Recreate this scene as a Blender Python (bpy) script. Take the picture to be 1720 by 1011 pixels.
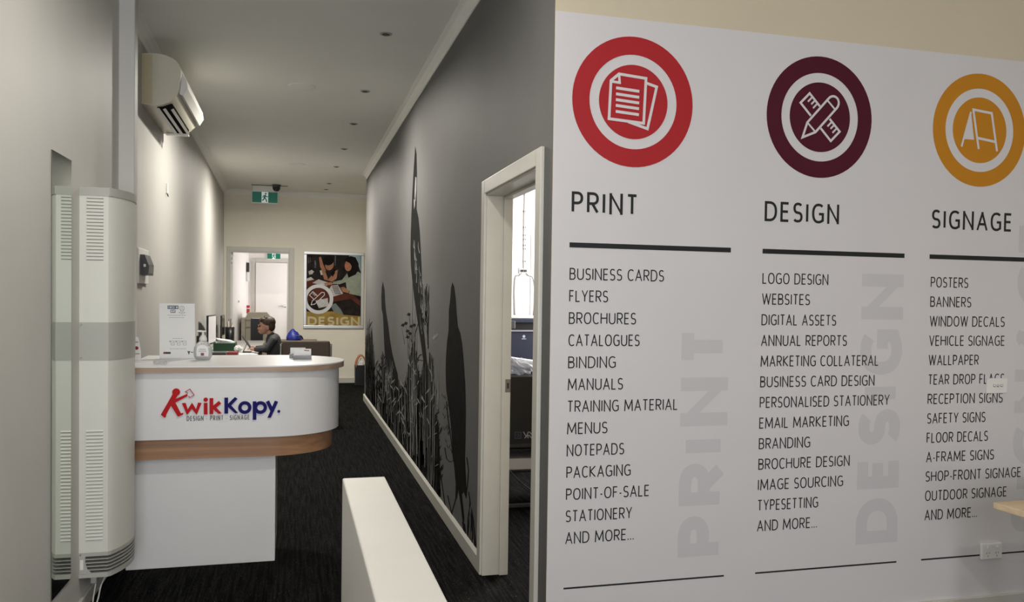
import bpy, bmesh, math, random
from mathutils import Vector, Matrix
random.seed(7)
C = bpy.context.scene
for o in list(bpy.data.objects):
    bpy.data.objects.remove(o)

# ------------------------------------------------------------------ camera
H = 1.5
F_PX, CY = 1379.9, 534.405
YAW, PITCH, ROLL = map(math.radians, (14.9107, -1.36568, .83737))
fwd = Vector((math.sin(YAW)*math.cos(PITCH), math.cos(YAW)*math.cos(PITCH), math.sin(PITCH)))
r0 = Vector((math.cos(YAW), -math.sin(YAW), 0)); u0 = r0.cross(fwd)
R_ = r0*math.cos(ROLL)+u0*math.sin(ROLL); U_ = -r0*math.sin(ROLL)+u0*math.cos(ROLL)
cam = bpy.data.cameras.new('camera'); co = bpy.data.objects.new('camera', cam); C.collection.objects.link(co)
co.matrix_world = Matrix(((R_.x, U_.x, -fwd.x, 0), (R_.y, U_.y, -fwd.y, 0), (R_.z, U_.z, -fwd.z, H), (0, 0, 0, 1)))
cam.sensor_fit = 'HORIZONTAL'; cam.sensor_width = 36; cam.lens = 36*F_PX/1720
cam.shift_y = (CY-505.5)/1720; cam.clip_start = .02
C.camera = co

def ray(x, y): return R_*((x-860)/F_PX) - U_*((y-CY)/F_PX) + fwd
def onz(x, y, z): d = ray(x, y); return d*((z-H)/d.z)+Vector((0, 0, H))
def onx(x, y, X): d = ray(x, y); return d*(X/d.x)+Vector((0, 0, H))
def ony(x, y, Y): d = ray(x, y); return d*(Y/d.y)+Vector((0, 0, H))

# ------------------------------------------------------------------ light
C.view_settings.view_transform = 'Standard'; C.view_settings.look = 'None'
C.view_settings.gamma = 1; C.view_settings.exposure = 0.15
w = bpy.data.worlds.new('world'); C.world = w; w.use_nodes = True
w.node_tree.nodes['Background'].inputs[0].default_value = (.75, .82, 1, 1)
w.node_tree.nodes['Background'].inputs[1].default_value = .35

def area(name, loc, size, energy, color, rot, size_y=None, spread=None):
    l = bpy.data.lights.new(name, 'AREA'); l.energy = energy; l.color = color
    l.shape = 'RECTANGLE' if size_y else 'DISK'; l.size = size
    if size_y: l.size_y = size_y
    if spread: l.spread = math.radians(spread)
    o = bpy.data.objects.new(name, l); C.collection.objects.link(o); o.location = loc; o.rotation_euler = [math.radians(a) for a in rot]
    return o
# daylight through the shop window behind the camera
area('shop_window_daylight', (.15, -2.95, 1.65), 1.95, 130, (.93, .95, 1), (90, 0, 0), 2.0)
# daylight in the two bright rooms
area('rear_room_daylight', (.62, 15.7, 1.7), 1.4, 20, (1, .97, .96), (90, 0, 90), 1.6)
area('print_room_daylight', (3.35, 6.4, 1.9), 1.8, 120, (1, .97, .95), (90, 0, 90), 1.5)

# ------------------------------------------------------------------ materials
MATS = {}
def mat(name, col, rough=.5, metal=0, noise=0, nscale=20, emit=0, trans=0, alpha=1, bump=0, spec=.5, stretch=None, ecol=None):
    if name in MATS: return MATS[name]
    m = bpy.data.materials.new(name); m.use_nodes = True; nt = m.node_tree; b = nt.nodes['Principled BSDF']
    b.inputs['Base Color'].default_value = (*col, 1); b.inputs['Roughness'].default_value = rough
    b.inputs['Metallic'].default_value = metal; b.inputs['Specular IOR Level'].default_value = spec
    b.inputs['Transmission Weight'].default_value = trans; b.inputs['Alpha'].default_value = alpha
    if emit:
        b.inputs['Emission Color'].default_value = (*(ecol or col), 1); b.inputs['Emission Strength'].default_value = emit
    if noise or bump:
        tc = nt.nodes.new('ShaderNodeTexCoord'); mp = nt.nodes.new('ShaderNodeMapping'); nz = nt.nodes.new('ShaderNodeTexNoise')
        nz.inputs['Scale'].default_value = nscale; nz.inputs['Detail'].default_value = 5
        if stretch: mp.inputs['Scale'].default_value = stretch
        nt.links.new(tc.outputs['Object'], mp.inputs[0]); nt.links.new(mp.outputs[0], nz.inputs['Vector'])
        if noise:
            rp = nt.nodes.new('ShaderNodeValToRGB')
            rp.color_ramp.elements[0].position = .3; rp.color_ramp.elements[1].position = .7
            rp.color_ramp.elements[0].color = (*[c*(1-noise) for c in col], 1); rp.color_ramp.elements[1].color = (*[min(1, c*(1+noise)) for c in col], 1)
            nt.links.new(nz.outputs[0], rp.inputs[0]); nt.links.new(rp.outputs[0], b.inputs['Base Color'])
        if bump:
            bp = nt.nodes.new('ShaderNodeBump'); bp.inputs['Strength'].default_value = bump; bp.inputs['Distance'].default_value = .004
            nt.links.new(nz.outputs[0], bp.inputs['Height']); nt.links.new(bp.outputs[0], b.inputs['Normal'])
    MATS[name] = m; return m

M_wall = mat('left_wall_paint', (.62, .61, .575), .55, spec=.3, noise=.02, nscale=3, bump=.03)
M_wall_dimmed = mat('left_wall_paint_dimmed', (.50, .485, .455), .55, spec=.3, noise=.02, nscale=3, bump=.03)  # left wall paint darkened in colour to hold down the downlight scallops
M_farw = mat('far_wall_paint', (.84, .79, .67), .5, noise=.02, nscale=3)
M_upper = mat('tan_wall_paint', (.62, .54, .40), .6, noise=.02, nscale=2)
M_ceil = mat('ceiling_paint', (.84, .84, .79), .7, noise=.015, nscale=2)
M_trim = mat('trim_gloss', (.56, .545, .49), .35, noise=.02, nscale=8)
M_low = mat('low_wall_paint', (.69, .67, .62), .45, noise=.025, nscale=5)
M_roomw = mat('room_wall_paint', (.85, .82, .80), .6, noise=.01, nscale=3)
M_mural = mat('mural_grey', (.135, .134, .131), .62, spec=.2, noise=.05, nscale=2.5, bump=.02)
M_black1 = mat('mural_black', (.010, .010, .0095), .75, spec=.05, noise=.35, nscale=14)
M_black2 = mat('mural_charcoal', (.026, .026, .026), .75, spec=.05, noise=.3, nscale=20)
M_grey1 = mat('mural_pale', (.24, .24, .235), .7, spec=.1, noise=.2, nscale=20)
M_white_l = mat('white_laminate', (.77, .77, .78), .3, noise=.008, nscale=4)
M_paper = mat('wall_vinyl_white', (.66, .635, .64), .4, noise=.012, nscale=2)
M_vred = mat('vinyl_red', (.40, .018, .024), .5, spec=.25, noise=.03, nscale=6)
M_vpur = mat('vinyl_purple', (.075, .007, .020), .5, spec=.2, noise=.03, nscale=6)
M_vyel = mat('vinyl_amber', (.53, .215, .012), .5, spec=.25, noise=.03, nscale=6)
M_vdark = mat('vinyl_charcoal', (.020, .022, .022), .5, spec=.2)
M_vghost = mat('vinyl_ghost_grey', (.575, .56, .57), .4)
M_white = mat('white_plastic', (.78, .77, .74), .35)
M_black = mat('black_plastic', (.012, .012, .014), .35)
M_dgrey = mat('dark_grey_plastic', (.05, .05, .055), .4)
M_chrome = mat('chrome', (.7, .7, .7), .15, 1)
M_heat = mat('heater_cream', (.70, .70, .64), .38, noise=.01, nscale=4)
M_heatg = mat('heater_grey', (.44, .44, .40), .4, noise=.01, nscale=4)
M_void = mat('dark_opening', (.012, .012, .012), 1, spec=0)
M_slot = mat('louvre_shadow_gap', (.24, .24, .22), .6)
M_acy = mat('aircon_aged_cream', (.56, .50, .33), .4, noise=.03, nscale=5)
M_acs = mat('aircon_side_cream', (.62, .59, .48), .4, noise=.03, nscale=4)
M_acw = mat('aircon_white', (.72, .72, .68), .3)
M_mirror = mat('mirror_silver', (.62, .66, .60), .02, 1)
M_skin = mat('skin', (.42, .22, .15), .5, noise=.05, nscale=30)
M_hair = mat('brown_hair', (.045, .024, .015), .6, noise=.4, nscale=60, bump=.5, stretch=(1, 1, .3))
M_jump = mat('charcoal_knit', (.035, .036, .038), .8, noise=.25, nscale=60, bump=.3)
M_trous = mat('dark_trousers', (.02, .022, .03), .8, noise=.2, nscale=40)
M_green = mat('green_card', (.004, .05, .016), .5, noise=.05, nscale=10)
M_red = mat('red_plastic', (.22, .012, .012), .4, noise=.05, nscale=10)
M_sheet = mat('paper_white', (.8, .8, .8), .6, noise=.01, nscale=6)
M_brown = mat('brown_upholstery', (.085, .06, .045), .7, noise=.12, nscale=40, bump=.2)
M_blue = mat('blue_nylon', (.012, .022, .22), .45, noise=.15, nscale=18, bump=.3)
M_beige = mat('beige_plastic', (.40, .36, .28), .45, noise=.02, nscale=6)
M_navy = mat('navy_plastic', (.02, .024, .045), .4)
M_exitg = mat('exit_green', (.0, .16, .10), .4, emit=.12)
M_exitw = mat('exit_white', (.75, .85, .82), .4, emit=.25)
M_logo_r = mat('logo_red', (.50, .012, .016), .6, spec=.15)
M_logo_b = mat('logo_blue', (.010, .008, .13), .6, spec=.15)
M_logo_g = mat('logo_grey', (.12, .12, .13), .4)
M_silver = mat('silver_frame', (.62, .63, .63), .35, .6)
M_clear = mat('clear_plastic', (.92, .94, .95), .08, trans=.9, alpha=.55)
M_film = mat('clear_film', (.72, .74, .80), .15, alpha=.4, bump=.5, nscale=30)
M_card = mat('grey_acrylic', (.16, .15, .15), .15, alpha=.85)
M_orange = mat('tan_handle', (.5, .2, .08), .5)
M_desk = mat('grey_desk_laminate', (.40, .39, .37), .4, noise=.03, nscale=8)

def wood(name, c1, c2, axis='X', rough=.4, scale=1):
    m = bpy.data.materials.new(name); m.use_nodes = True; nt = m.node_tree; b = nt.nodes['Principled BSDF']
    tc = nt.nodes.new('ShaderNodeTexCoord'); mp = nt.nodes.new('ShaderNodeMapping'); nz = nt.nodes.new('ShaderNodeTexNoise'); rp = nt.nodes.new('ShaderNodeValToRGB')
    s = {'X': (1.2, 18, 45), 'Y': (40, 1.5, 40)}[axis]
    mp.inputs['Scale'].default_value = [v*scale for v in s]; nz.inputs['Scale'].default_value = 1.0; nz.inputs['Detail'].default_value = 6
    nt.links.new(tc.outputs['Object'], mp.inputs[0]); nt.links.new(mp.outputs[0], nz.inputs['Vector']); nt.links.new(nz.outputs[0], rp.inputs[0])
    rp.color_ramp.elements[0].color = (*c1, 1); rp.color_ramp.elements[1].color = (*c2, 1); rp.color_ramp.elements[0].position = .35; rp.color_ramp.elements[1].position = .65
    nt.links.new(rp.outputs[0], b.inputs['Base Color']); b.inputs['Roughness'].default_value = rough
    return m
M_edge = wood('pale_oak_edging', (.34, .235, .165), (.42, .30, .22))
M_plinth = wood('warm_oak_plinth', (.30, .16, .085), (.40, .22, .12))
M_pine = wood('raw_pine', (.62, .45, .27), (.74, .58, .38), 'X', .6)

def carpet():
    m = bpy.data.materials.new('ribbed_charcoal_carpet'); m.use_nodes = True; nt = m.node_tree; b = nt.nodes['Principled BSDF']
    L = nt.links.new
    tc = nt.nodes.new('ShaderNodeTexCoord')
    def nz(scale, detail=3):
        mp = nt.nodes.new('ShaderNodeMapping'); mp.inputs['Scale'].default_value = scale
        n = nt.nodes.new('ShaderNodeTexNoise'); n.inputs['Scale'].default_value = 1; n.inputs['Detail'].default_value = detail
        L(tc.outputs['Object'], mp.inputs[0]); L(mp.outputs[0], n.inputs['Vector']); return n
    a = nz((70, 3.0, 1)); c = nz((110, 22, 1)); f = nz((160, 160, 1), 1)
    def ramp(n, p0, p1, c0, c1):
        r = nt.nodes.new('ShaderNodeValToRGB'); r.color_ramp.elements[0].position = p0; r.color_ramp.elements[1].position = p1
        r.color_ramp.elements[0].color = (*c0, 1); r.color_ramp.elements[1].color = (*c1, 1); L(n.outputs[0], r.inputs[0]); return r
    ra = ramp(a, .38, .62, (.0012, .0012, .0013), (.0135, .013, .0125))
    rc = ramp(c, .40, .55, (.35, .35, .35), (1, 1, 1))
    mx = nt.nodes.new('ShaderNodeMix'); mx.data_type = 'RGBA'; mx.blend_type = 'MULTIPLY'; mx.inputs[0].default_value = .8
    L(ra.outputs[0], mx.inputs[6]); L(rc.outputs[0], mx.inputs[7])
    rs = ramp(f, .735, .76, (0, 0, 0), (.25, .25, .24))
    ad = nt.nodes.new('ShaderNodeMix'); ad.data_type = 'RGBA'; ad.blend_type = 'ADD'; ad.inputs[0].default_value = 1
    L(mx.outputs[2], ad.inputs[6]); L(rs.outputs[0], ad.inputs[7])
    L(ad.outputs[2], b.inputs['Base Color']); b.inputs['Roughness'].default_value = .9; b.inputs['Specular IOR Level'].default_value = .05
    bp = nt.nodes.new('ShaderNodeBump'); bp.inputs['Strength'].default_value = .6; bp.inputs['Distance'].default_value = .006
    L(a.outputs[0], bp.inputs['Height']); L(bp.outputs[0], b.inputs['Normal'])
    return m
M_carpet = carpet()

# ------------------------------------------------------------------ helpers
def wloc(o):
    v = Vector((0, 0, 0))
    while o: v += o.location; o = o.parent
    return v
def obj(name, bm, m, parent=None, smooth=False, label=None):
    bmesh.ops.recalc_face_normals(bm, faces=bm.faces)
    if parent: bmesh.ops.translate(bm, verts=bm.verts, vec=-wloc(parent))
    me = bpy.data.meshes.new(name); bm.to_mesh(me); bm.free()
    for mm in (m if isinstance(m, (list, tuple)) else [m]): me.materials.append(mm)
    if smooth:
        for p in me.polygons: p.use_smooth = True
        if smooth == 'angle': me.set_sharp_from_angle(angle=math.radians(28))
    o = bpy.data.objects.new(name, me); C.collection.objects.link(o)
    if parent: o.parent = parent
    if label: o['label'] = label
    return o
def tag(o, label, cat, group=None):
    o['label'] = label; o['category'] = cat
    if group: o['group'] = group
    return o
def thing(name, loc, label, cat, group=None):
    o = bpy.data.objects.new(name, None); C.collection.objects.link(o); o.location = loc; o.empty_display_size = .05
    return tag(o, label, cat, group)
def struct(name, bm, m, smooth=False):
    o = obj(name, bm, m, None, smooth); o['kind'] = 'structure'; return o
def dup(root, loc, label=None):
    r = root.copy(); C.collection.objects.link(r); r.location = loc
    if label: r['label'] = label
    for ch in list(root.children):
        c = ch.copy(); C.collection.objects.link(c); c.parent = r
        for g in ch.children:
            d = g.copy(); C.collection.objects.link(d); d.parent = c
    return r
def NB(): return bmesh.new()
def box(bm, x0, x1, y0, y1, z0, z1, b=0, mi=0, M=None, seg=2):
    t = bmesh.new(); bmesh.ops.create_cube(t, size=1)
    for v in t.verts:
        v.co = Vector(((x0+x1)/2+v.co.x*(x1-x0), (y0+y1)/2+v.co.y*(y1-y0), (z0+z1)/2+v.co.z*(z1-z0)))
    if b: bmesh.ops.bevel(t, geom=t.edges[:], offset=b, segments=seg, affect='EDGES', profile=.5)
    if M: bmesh.ops.transform(t, matrix=M, verts=t.verts)
    merge(bm, t, mi)
    return bm
def merge(bm, t, mi=0):
    mp = {}
    for v in t.verts: mp[v] = bm.verts.new(v.co)
    for f in t.faces:
        try:
            nf = bm.faces.new([mp[v] for v in f.verts]); nf.material_index = mi; nf.smooth = f.smooth
        except ValueError: pass
    t.free()
def prism(bm, pts, vec, mi=0):
    vec = Vector(vec); a = [bm.verts.new(Vector(p)) for p in pts]; b = [bm.verts.new(Vector(p)+vec) for p in pts]
    n = len(a)
    for f in [a[::-1], b]+[[a[i], a[(i+1) % n], b[(i+1) % n], b[i]] for i in range(n)]:
        try: bm.faces.new(f).material_index = mi
        except ValueError: pass
    return bm
def flat(bm, pts, mi=0):
    f = bm.faces.new([bm.verts.new(Vector(p)) for p in pts]); f.material_index = mi
    return bm
def tube(bm, path, r, n=8, mi=0, cap=True):
    path = [Vector(p) for p in path]; rings = []
    rr = r if isinstance(r, (list, tuple)) else [r]*len(path)
    up = None
    for i, p in enumerate(path):
        d = (path[min(i+1, len(path)-1)]-path[max(i-1, 0)]).normalized()
        if up is None: up = d.orthogonal().normalized()
        up = (up-d*up.dot(d)).normalized(); s = d.cross(up)
        rings.append([bm.verts.new(p+(up*math.cos(2*math.pi*k/n)+s*math.sin(2*math.pi*k/n))*rr[i]) for k in range(n)])
    for a, b in zip(rings, rings[1:]):
        for k in range(n):
            f = bm.faces.new([a[k], a[(k+1) % n], b[(k+1) % n], b[k]]); f.smooth = True; f.material_index = mi
    if cap:
        bm.faces.new(rings[0][::-1]).material_index = mi; bm.faces.new(rings[-1]).material_index = mi
    return bm
def lathe(bm, c, prof, n=24, mi=0, sx=1, sy=1):
    c = Vector(c); rings = []
    for r, z in prof:
        rings.append([bm.verts.new(c+Vector((r*sx*math.cos(2*math.pi*k/n), r*sy*math.sin(2*math.pi*k/n), z))) for k in range(n)])
    for a, b in zip(rings, rings[1:]):
        for k in range(n):
            f = bm.faces.new([a[k], a[(k+1) % n], b[(k+1) % n], b[k]]); f.smooth = True; f.material_index = mi
    bm.faces.new(rings[0][::-1]).material_index = mi; bm.faces.new(rings[-1]).material_index = mi
    return bm
def smoothline(pts, n=6):
    P = [Vector(p) for p in pts]; out = []
    for i in range(len(P)-1):
        p0, p1, p2, p3 = P[max(i-1, 0)], P[i], P[i+1], P[min(i+2, len(P)-1)]
        for k in range(n):
            t = k/n; out.append(.5*((2*p1)+(p2-p0)*t+(2*p0-5*p1+4*p2-p3)*t*t+(3*p1-p0-3*p2+p3)*t**3))
    out.append(P[-1]); return out

# ---- 2D drawing -> planes.  A plane is (origin, u, v, n): lettering is drawn in metres along u and v and stands out along n
def place(pl, x, y, d=0): o, u, v, n = pl; return o+u*x+v*y+n*d
def poly2(bm, pl, pts, d, thick=0, mi=0):
    if thick: prism(bm, [place(pl, x, y, d) for x, y in pts], pl[3]*thick, mi)
    else: flat(bm, [place(pl, x, y, d) for x, y in pts], mi)
def buffer(pts, t, closed=False, clamp=None):
    n = len(pts); L = []; Rr = []
    for i in range(n):
        p = pts[i]
        a = pts[i-1] if (i > 0 or closed) else None
        b = pts[(i+1) % n] if (i < n-1 or closed) else None
        def nrm(q, r):
            dx, dy = r[0]-q[0], r[1]-q[1]; l = math.hypot(dx, dy) or 1e-9; return (-dy/l, dx/l)
        n1 = nrm(a, p) if a else nrm(p, b); n2 = nrm(p, b) if b else n1
        mx, my = n1[0]+n2[0], n1[1]+n2[1]; l2 = mx*mx+my*my
        if l2 < 1e-6: mx, my, k = n1[0], n1[1], 1
        else:
            k = 2/l2; k = min(k, 3.2/math.sqrt(l2))
        for S, s in ((L, 1), (Rr, -1)):
            x, y = p[0]+s*mx*k*t/2, p[1]+s*my*k*t/2
            if clamp:
                y = min(max(y, clamp[0]), clamp[1])
                if len(clamp) > 2: x = min(max(x, clamp[2]), clamp[3])
            S.append((x, y))
    return L, Rr
LAY = [0.0]     # lettering strokes lie a hair apart so crossing strokes never share a plane
def stroke(bm, pl, pts, t, d, thick=0, closed=False, clamp=None, mi=0):
    L, Rr = buffer(pts, t, closed, clamp); n = len(pts)
    for i in range(n if closed else n-1):
        j = (i+1) % n
        poly2(bm, pl, [L[i], L[j], Rr[j], Rr[i]], d+LAY[0], thick, mi)
        LAY[0] = (LAY[0]+.000012) % .00036
def disc(bm, pl, cx, cy, r, d, thick=0, r2=0, n=64, mi=0):
    c = [(cx+r*math.cos(2*math.pi*k/n), cy+r*math.sin(2*math.pi*k/n)) for k in range(n)]
    if not r2: poly2(bm, pl, c, d, thick, mi); return
    for k in range(n):
        a0, a1 = 2*math.pi*k/n, 2*math.pi*(k+1)/n
        poly2(bm, pl, [(cx+q*math.cos(a), cy+q*math.sin(a)) for q, a in ((r, a0), (r, a1), (r2, a1), (r2, a0))], d, thick, mi)

def ar(cx, cy, rx, ry, a0, a1, n=14, p=2.35):
    out = []
    for i in range(n+1):
        a = math.radians(a0+(a1-a0)*i/n); c, s = math.cos(a), math.sin(a)
        out.append((cx+rx*math.copysign(abs(c)**(2/p), c), cy+ry*math.copysign(abs(s)**(2/p), s)))
    return out
PB = [(0, 0), (0, 1), (.45, 1)]+ar(.45, .73, .55, .27, 90, -90)+[(0, .46)]
G = {
 'A': (.62, [[(0, 0), (.5, 1), (1, 0)], [(.18, .31), (.82, .31)]]),
 'B': (.52, [[(0, .53), (.48, .53)]+ar(.48, .765, .44, .235, -90, 90)+[(0, 1), (0, 0), (.5, 0)]+ar(.5, .265, .5, .265, -90, 90)]),
 'C': (.55, [ar(.58, .5, .58, .5, 48, 312, 24)]),
 'D': (.6, [[(0, 0), (0, 1), (.35, 1)]+ar(.35, .5, .65, .5, 90, -90, 20)+[(0, 0)]]),
 'E': (.45, [[(1, 1), (0, 1), (0, 0), (1, 0)], [(0, .52), (.92, .52)]]),
 'F': (.43, [[(1, 1), (0, 1), (0, 0)], [(0, .5), (.9, .5)]]),
 'G': (.6, [ar(.56, .5, .56, .5, 50, 300, 24)+[(1, .1), (1, .47), (.6, .47)]]),
 'H': (.6, [[(0, 0), (0, 1)], [(1, 0), (1, 1)], [(0, .52), (1, .52)]]),
 'I': (0, [[(.5, 0), (.5, 1)]]),
 'J': (.3, [[(1, 1), (1, .3)]+ar(.4, .28, .6, .28, 0, -100)]),
 'K': (.56, [[(0, 0), (0, 1)], [(.95, 1), (.06, .52), (1, 0)]]),
 'L': (.43, [[(0, 1), (0, 0), (1, 0)]]),
 'M': (.78, [[(0, 0), (.07, 1), (.5, .16), (.93, 1), (1, 0)]]),
 'N': (.6, [[(0, 0), (0, 1), (1, 0), (1, 1)]]),
 'O': (.64, [ar(.5, .5, .5, .5, 0, 360, 32)]),
 'P': (.5, [PB]),
 'Q': (.64, [ar(.5, .5, .5, .5, 0, 360, 32), [(.6, .25), (1, 0)]]),
 'R': (.52, [PB, [(.45, .46), (1, 0)]]),
 'S': (.48, [ar(.52, .745, .48, .255, 35, 268, 16)+ar(.48, .245, .52, .245, 88, -145, 16)]),
 'T': (.5, [[(0, 1), (1, 1)], [(.5, 1), (.5, 0)]]),
 'U': (.58, [[(0, 1)]+ar(.5, .34, .5, .34, 180, 360)+[(1, 1)]]),
 'V': (.56, [[(0, 1), (.5, 0), (1, 1)]]),
 'W': (.86, [[(0, 1), (.24, 0), (.5, 1), (.76, 0), (1, 1)]]),
 'X': (.56, [[(0, 0), (1, 1)], [(0, 1), (1, 0)]]),
 'Y': (.56, [[(0, 1), (.5, .45), (1, 1)], [(.5, .5), (.5, 0)]]),
 'Z': (.5, [[(0, 1), (1, 1), (0, 0), (1, 0)]]),
 '-': (.26, [[(0, .36), (1, .36)]]), '.': (0, [[(.5, -.03), (.5, .07)]]), ' ': (.24, []),
}
def split_sharp(pts, t):
    """cut a stroke at its acute corners and run the straight pieces a little past them"""
    runs = [[pts[0]]]
    for i in range(1, len(pts)):
        runs[-1].append(pts[i])
        if i < len(pts)-1:
            a = (pts[i][0]-pts[i-1][0], pts[i][1]-pts[i-1][1]); b = (pts[i+1][0]-pts[i][0], pts[i+1][1]-pts[i][1])
            c = (a[0]*b[0]+a[1]*b[1])/((math.hypot(*a)*math.hypot(*b)) or 1)
            if c < -.35: runs.append([pts[i]])
    if len(runs) == 1: return runs
    out = []
    for r in runs:
        if len(r) == 2:
            (x0, y0), (x1, y1) = r; l = math.hypot(x1-x0, y1-y0) or 1; k = t*.5/l
            r = [(x0-(x1-x0)*k, y0-(y1-y0)*k), (x1+(x1-x0)*k, y1+(y1-y0)*k)]
        out.append(r)
    return out
def text(bm, pl, s, x, y, cap, t=.1, width=None, gap=.15, wscale=1, d=0, thick=0, mi=0):
    """capital lettering; t is the stroke weight relative to the cap height; scaled to width when one is given"""
    adv = []
    for ch in s: adv.append(max(G[ch][0]*wscale, 0 if ch == ' ' else t))
    tot = sum(adv)+gap*(len(s)-1)
    k = width/(tot*cap) if width else 1
    px = 0
    for ch, a in zip(s, adv):
        gw = a*k if ch not in 'I.' else t
        for st in G[ch][1]:
            cl = len(st) > 3 and math.hypot(st[0][0]-st[-1][0], st[0][1]-st[-1][1]) < 1e-6
            pts = [(x+cap*(px+t/2+u*max(gw-t, 0)), y+cap*(t/2+v*(1-t))) for u, v in (st[:-1] if cl else st)]
            for run in ([pts] if cl else split_sharp(pts, t*cap)): stroke(bm, pl, run, t*cap, d, thick, cl, (y, y+cap, x+cap*px, x+cap*(px+max(gw, t))), mi)
        px += (a+gap)*k
    return bm

# ================================================================== SETTING
XM = 1.003      # mural wall face
YS = 3.165      # sign wall face
XL = -.953      # near left wall face
YF = 14.45      # far wall face
CZ = 3.25
def xl(Y): return -.985-(Y-5.04)*.0151
bm = NB(); box(bm, -1.6, 6.0, -3.2, 17, -.1, 0); struct('floor', bm, M_carpet)
bm = NB(); box(bm, -1.6, 6.0, -3.2, 17, CZ, CZ+.1); struct('ceiling', bm, M_ceil)
# left side
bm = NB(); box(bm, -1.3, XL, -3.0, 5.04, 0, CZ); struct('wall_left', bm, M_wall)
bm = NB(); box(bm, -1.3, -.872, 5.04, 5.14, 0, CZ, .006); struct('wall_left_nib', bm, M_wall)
bm = NB(); prism(bm, [(xl(5.14), 5.14, 0), (xl(YF+.1), YF+.1, 0), (-1.4, YF+.1, 0), (-1.4, 5.14, 0)], (0, 0, CZ)); struct('wall_left_rear', bm, M_wall_dimmed)
# far wall with doorway
DX0, DX1, DZ = -1.035, -.07, 2.225
bm = NB()
box(bm, -1.4, DX0, YF, YF+.1, 0, CZ); box(bm, DX1, 2.6, YF, YF+.1, 0, CZ); box(bm, DX0, DX1, YF, YF+.1, DZ, CZ)
struct('wall_back', bm, M_farw)
# mural wall with doorway
OY0, OY1, OZ = 3.345, 4.305, 2.06
bm = NB()
box(bm, XM, XM+.13, YS+.0012, OY0, 0, CZ); box(bm, XM, XM+.13, OY1, 12.0, 0, CZ); box(bm, XM, XM+.13, OY0, OY1, OZ, CZ)
struct('wall_right', bm, M_mural)
bm = NB(); box(bm, 2.4, 2.5, 9.6, YF, 0, CZ); box(bm, XM+.13, 2.4, 11.9, 12.0, 0, CZ); struct('wall_right_rear', bm, M_farw)
# sign wall
bm = NB(); box(bm, XM+.0005, 6, YS+.0002, YS+.12, 0, CZ); struct('wall_front', bm, M_upper)
# shop front behind the camera with its window opening
bm = NB(); box(bm, -1.3, -.85, -3.0, -2.88, 0, CZ); box(bm, 1.15, 6, -3.0, -2.88, 0, CZ); box(bm, -.85, 1.15, -3.0, -2.88, 0, .6); box(bm, -.85, 1.15, -3.0, -2.88, 2.7, CZ)
struct('wall_shopfront', bm, M_farw)
bm = NB(); box(bm, 5.2, 5.3, -3.0, YS, 0, CZ); struct('wall_right_shop', bm, M_farw)
# low half wall
bm = NB(); box(bm, .134, .250, -1.4, 2.29, 0, 1.0, .004); struct('wall_low', bm, M_low)
# print room
bm = NB(); box(bm, XM+.13, 3.6, 8.2, 8.3, 0, CZ); struct('wall_print_room_back', bm, M_roomw)
bm = NB(); box(bm, 3.5, 3.6, YS+.12, 8.2, 0, CZ); struct('wall_print_room_right', bm, M_roomw)
# rear room
bm = NB(); box(bm, -1.3, 1.2, 16.5, 16.6, 0, CZ); struct('wall_rear_room_back', bm, M_roomw)
bm = NB(); prism(bm, [(-.985, YF+.1, 0), (-.83, 16.5, 0), (-1.3, 16.5, 0), (-1.3, YF+.1, 0)], (0, 0, CZ)); struct('wall_rear_room_left', bm, M_roomw)
bm = NB(); box(bm, .7, .8, YF+.1, 16.5, 0, CZ); struct('wall_rear_room_right', bm, M_roomw)

# baseboards and cornices
bm = NB(); prism(bm, [(XM, OY1+.07, 0), (XM-.018, OY1+.07, 0), (XM-.018, OY1+.07, .082), (XM-.006, OY1+.07, .097), (XM, OY1+.07, .097)], (0, 12.0-OY1-.07, 0)); struct('baseboard_right', bm, M_trim)
bm = NB(); box(bm, XL, XL+.015, -2.8, 5.03, 0, .068, .003); struct('baseboard_left', bm, M_trim)
bm = NB(); box(bm, DX1+.08, 2.4, YF-.016, YF, 0, .09, .003); struct('baseboard_back', bm, M_trim)
bm = NB(); box(bm, XM+.02, 5.2, YS-.016, YS, 0, .122, .003); struct('baseboard_front', bm, M_trim)
def cove(name, p0, p1, inward, m=M_ceil, drop=.075, out=.065):
    p0, p1, i = Vector(p0), Vector(p1), Vector(inward)
    prof = [(0, 0), (0, -drop), (.008, -drop), (.016, -drop*.62), (out*.62, -.018), (out, -.008), (out, 0)]
    b = NB(); prism(b, [p0+i*a+Vector((0, 0, z)) for a, z in prof], p1-p0); return struct(name, b, m)
cove('trim_1', (XM, 3.3, CZ), (XM, 12.0, CZ), (-1, 0, 0))
cove('trim_2', (xl(5.14), 5.14, CZ), (xl(YF), YF, CZ), (1, 0, 0))
cove('trim_3', (-1.12, YF, CZ), (2.4, YF, CZ), (0, -1, 0), drop=.085)

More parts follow.
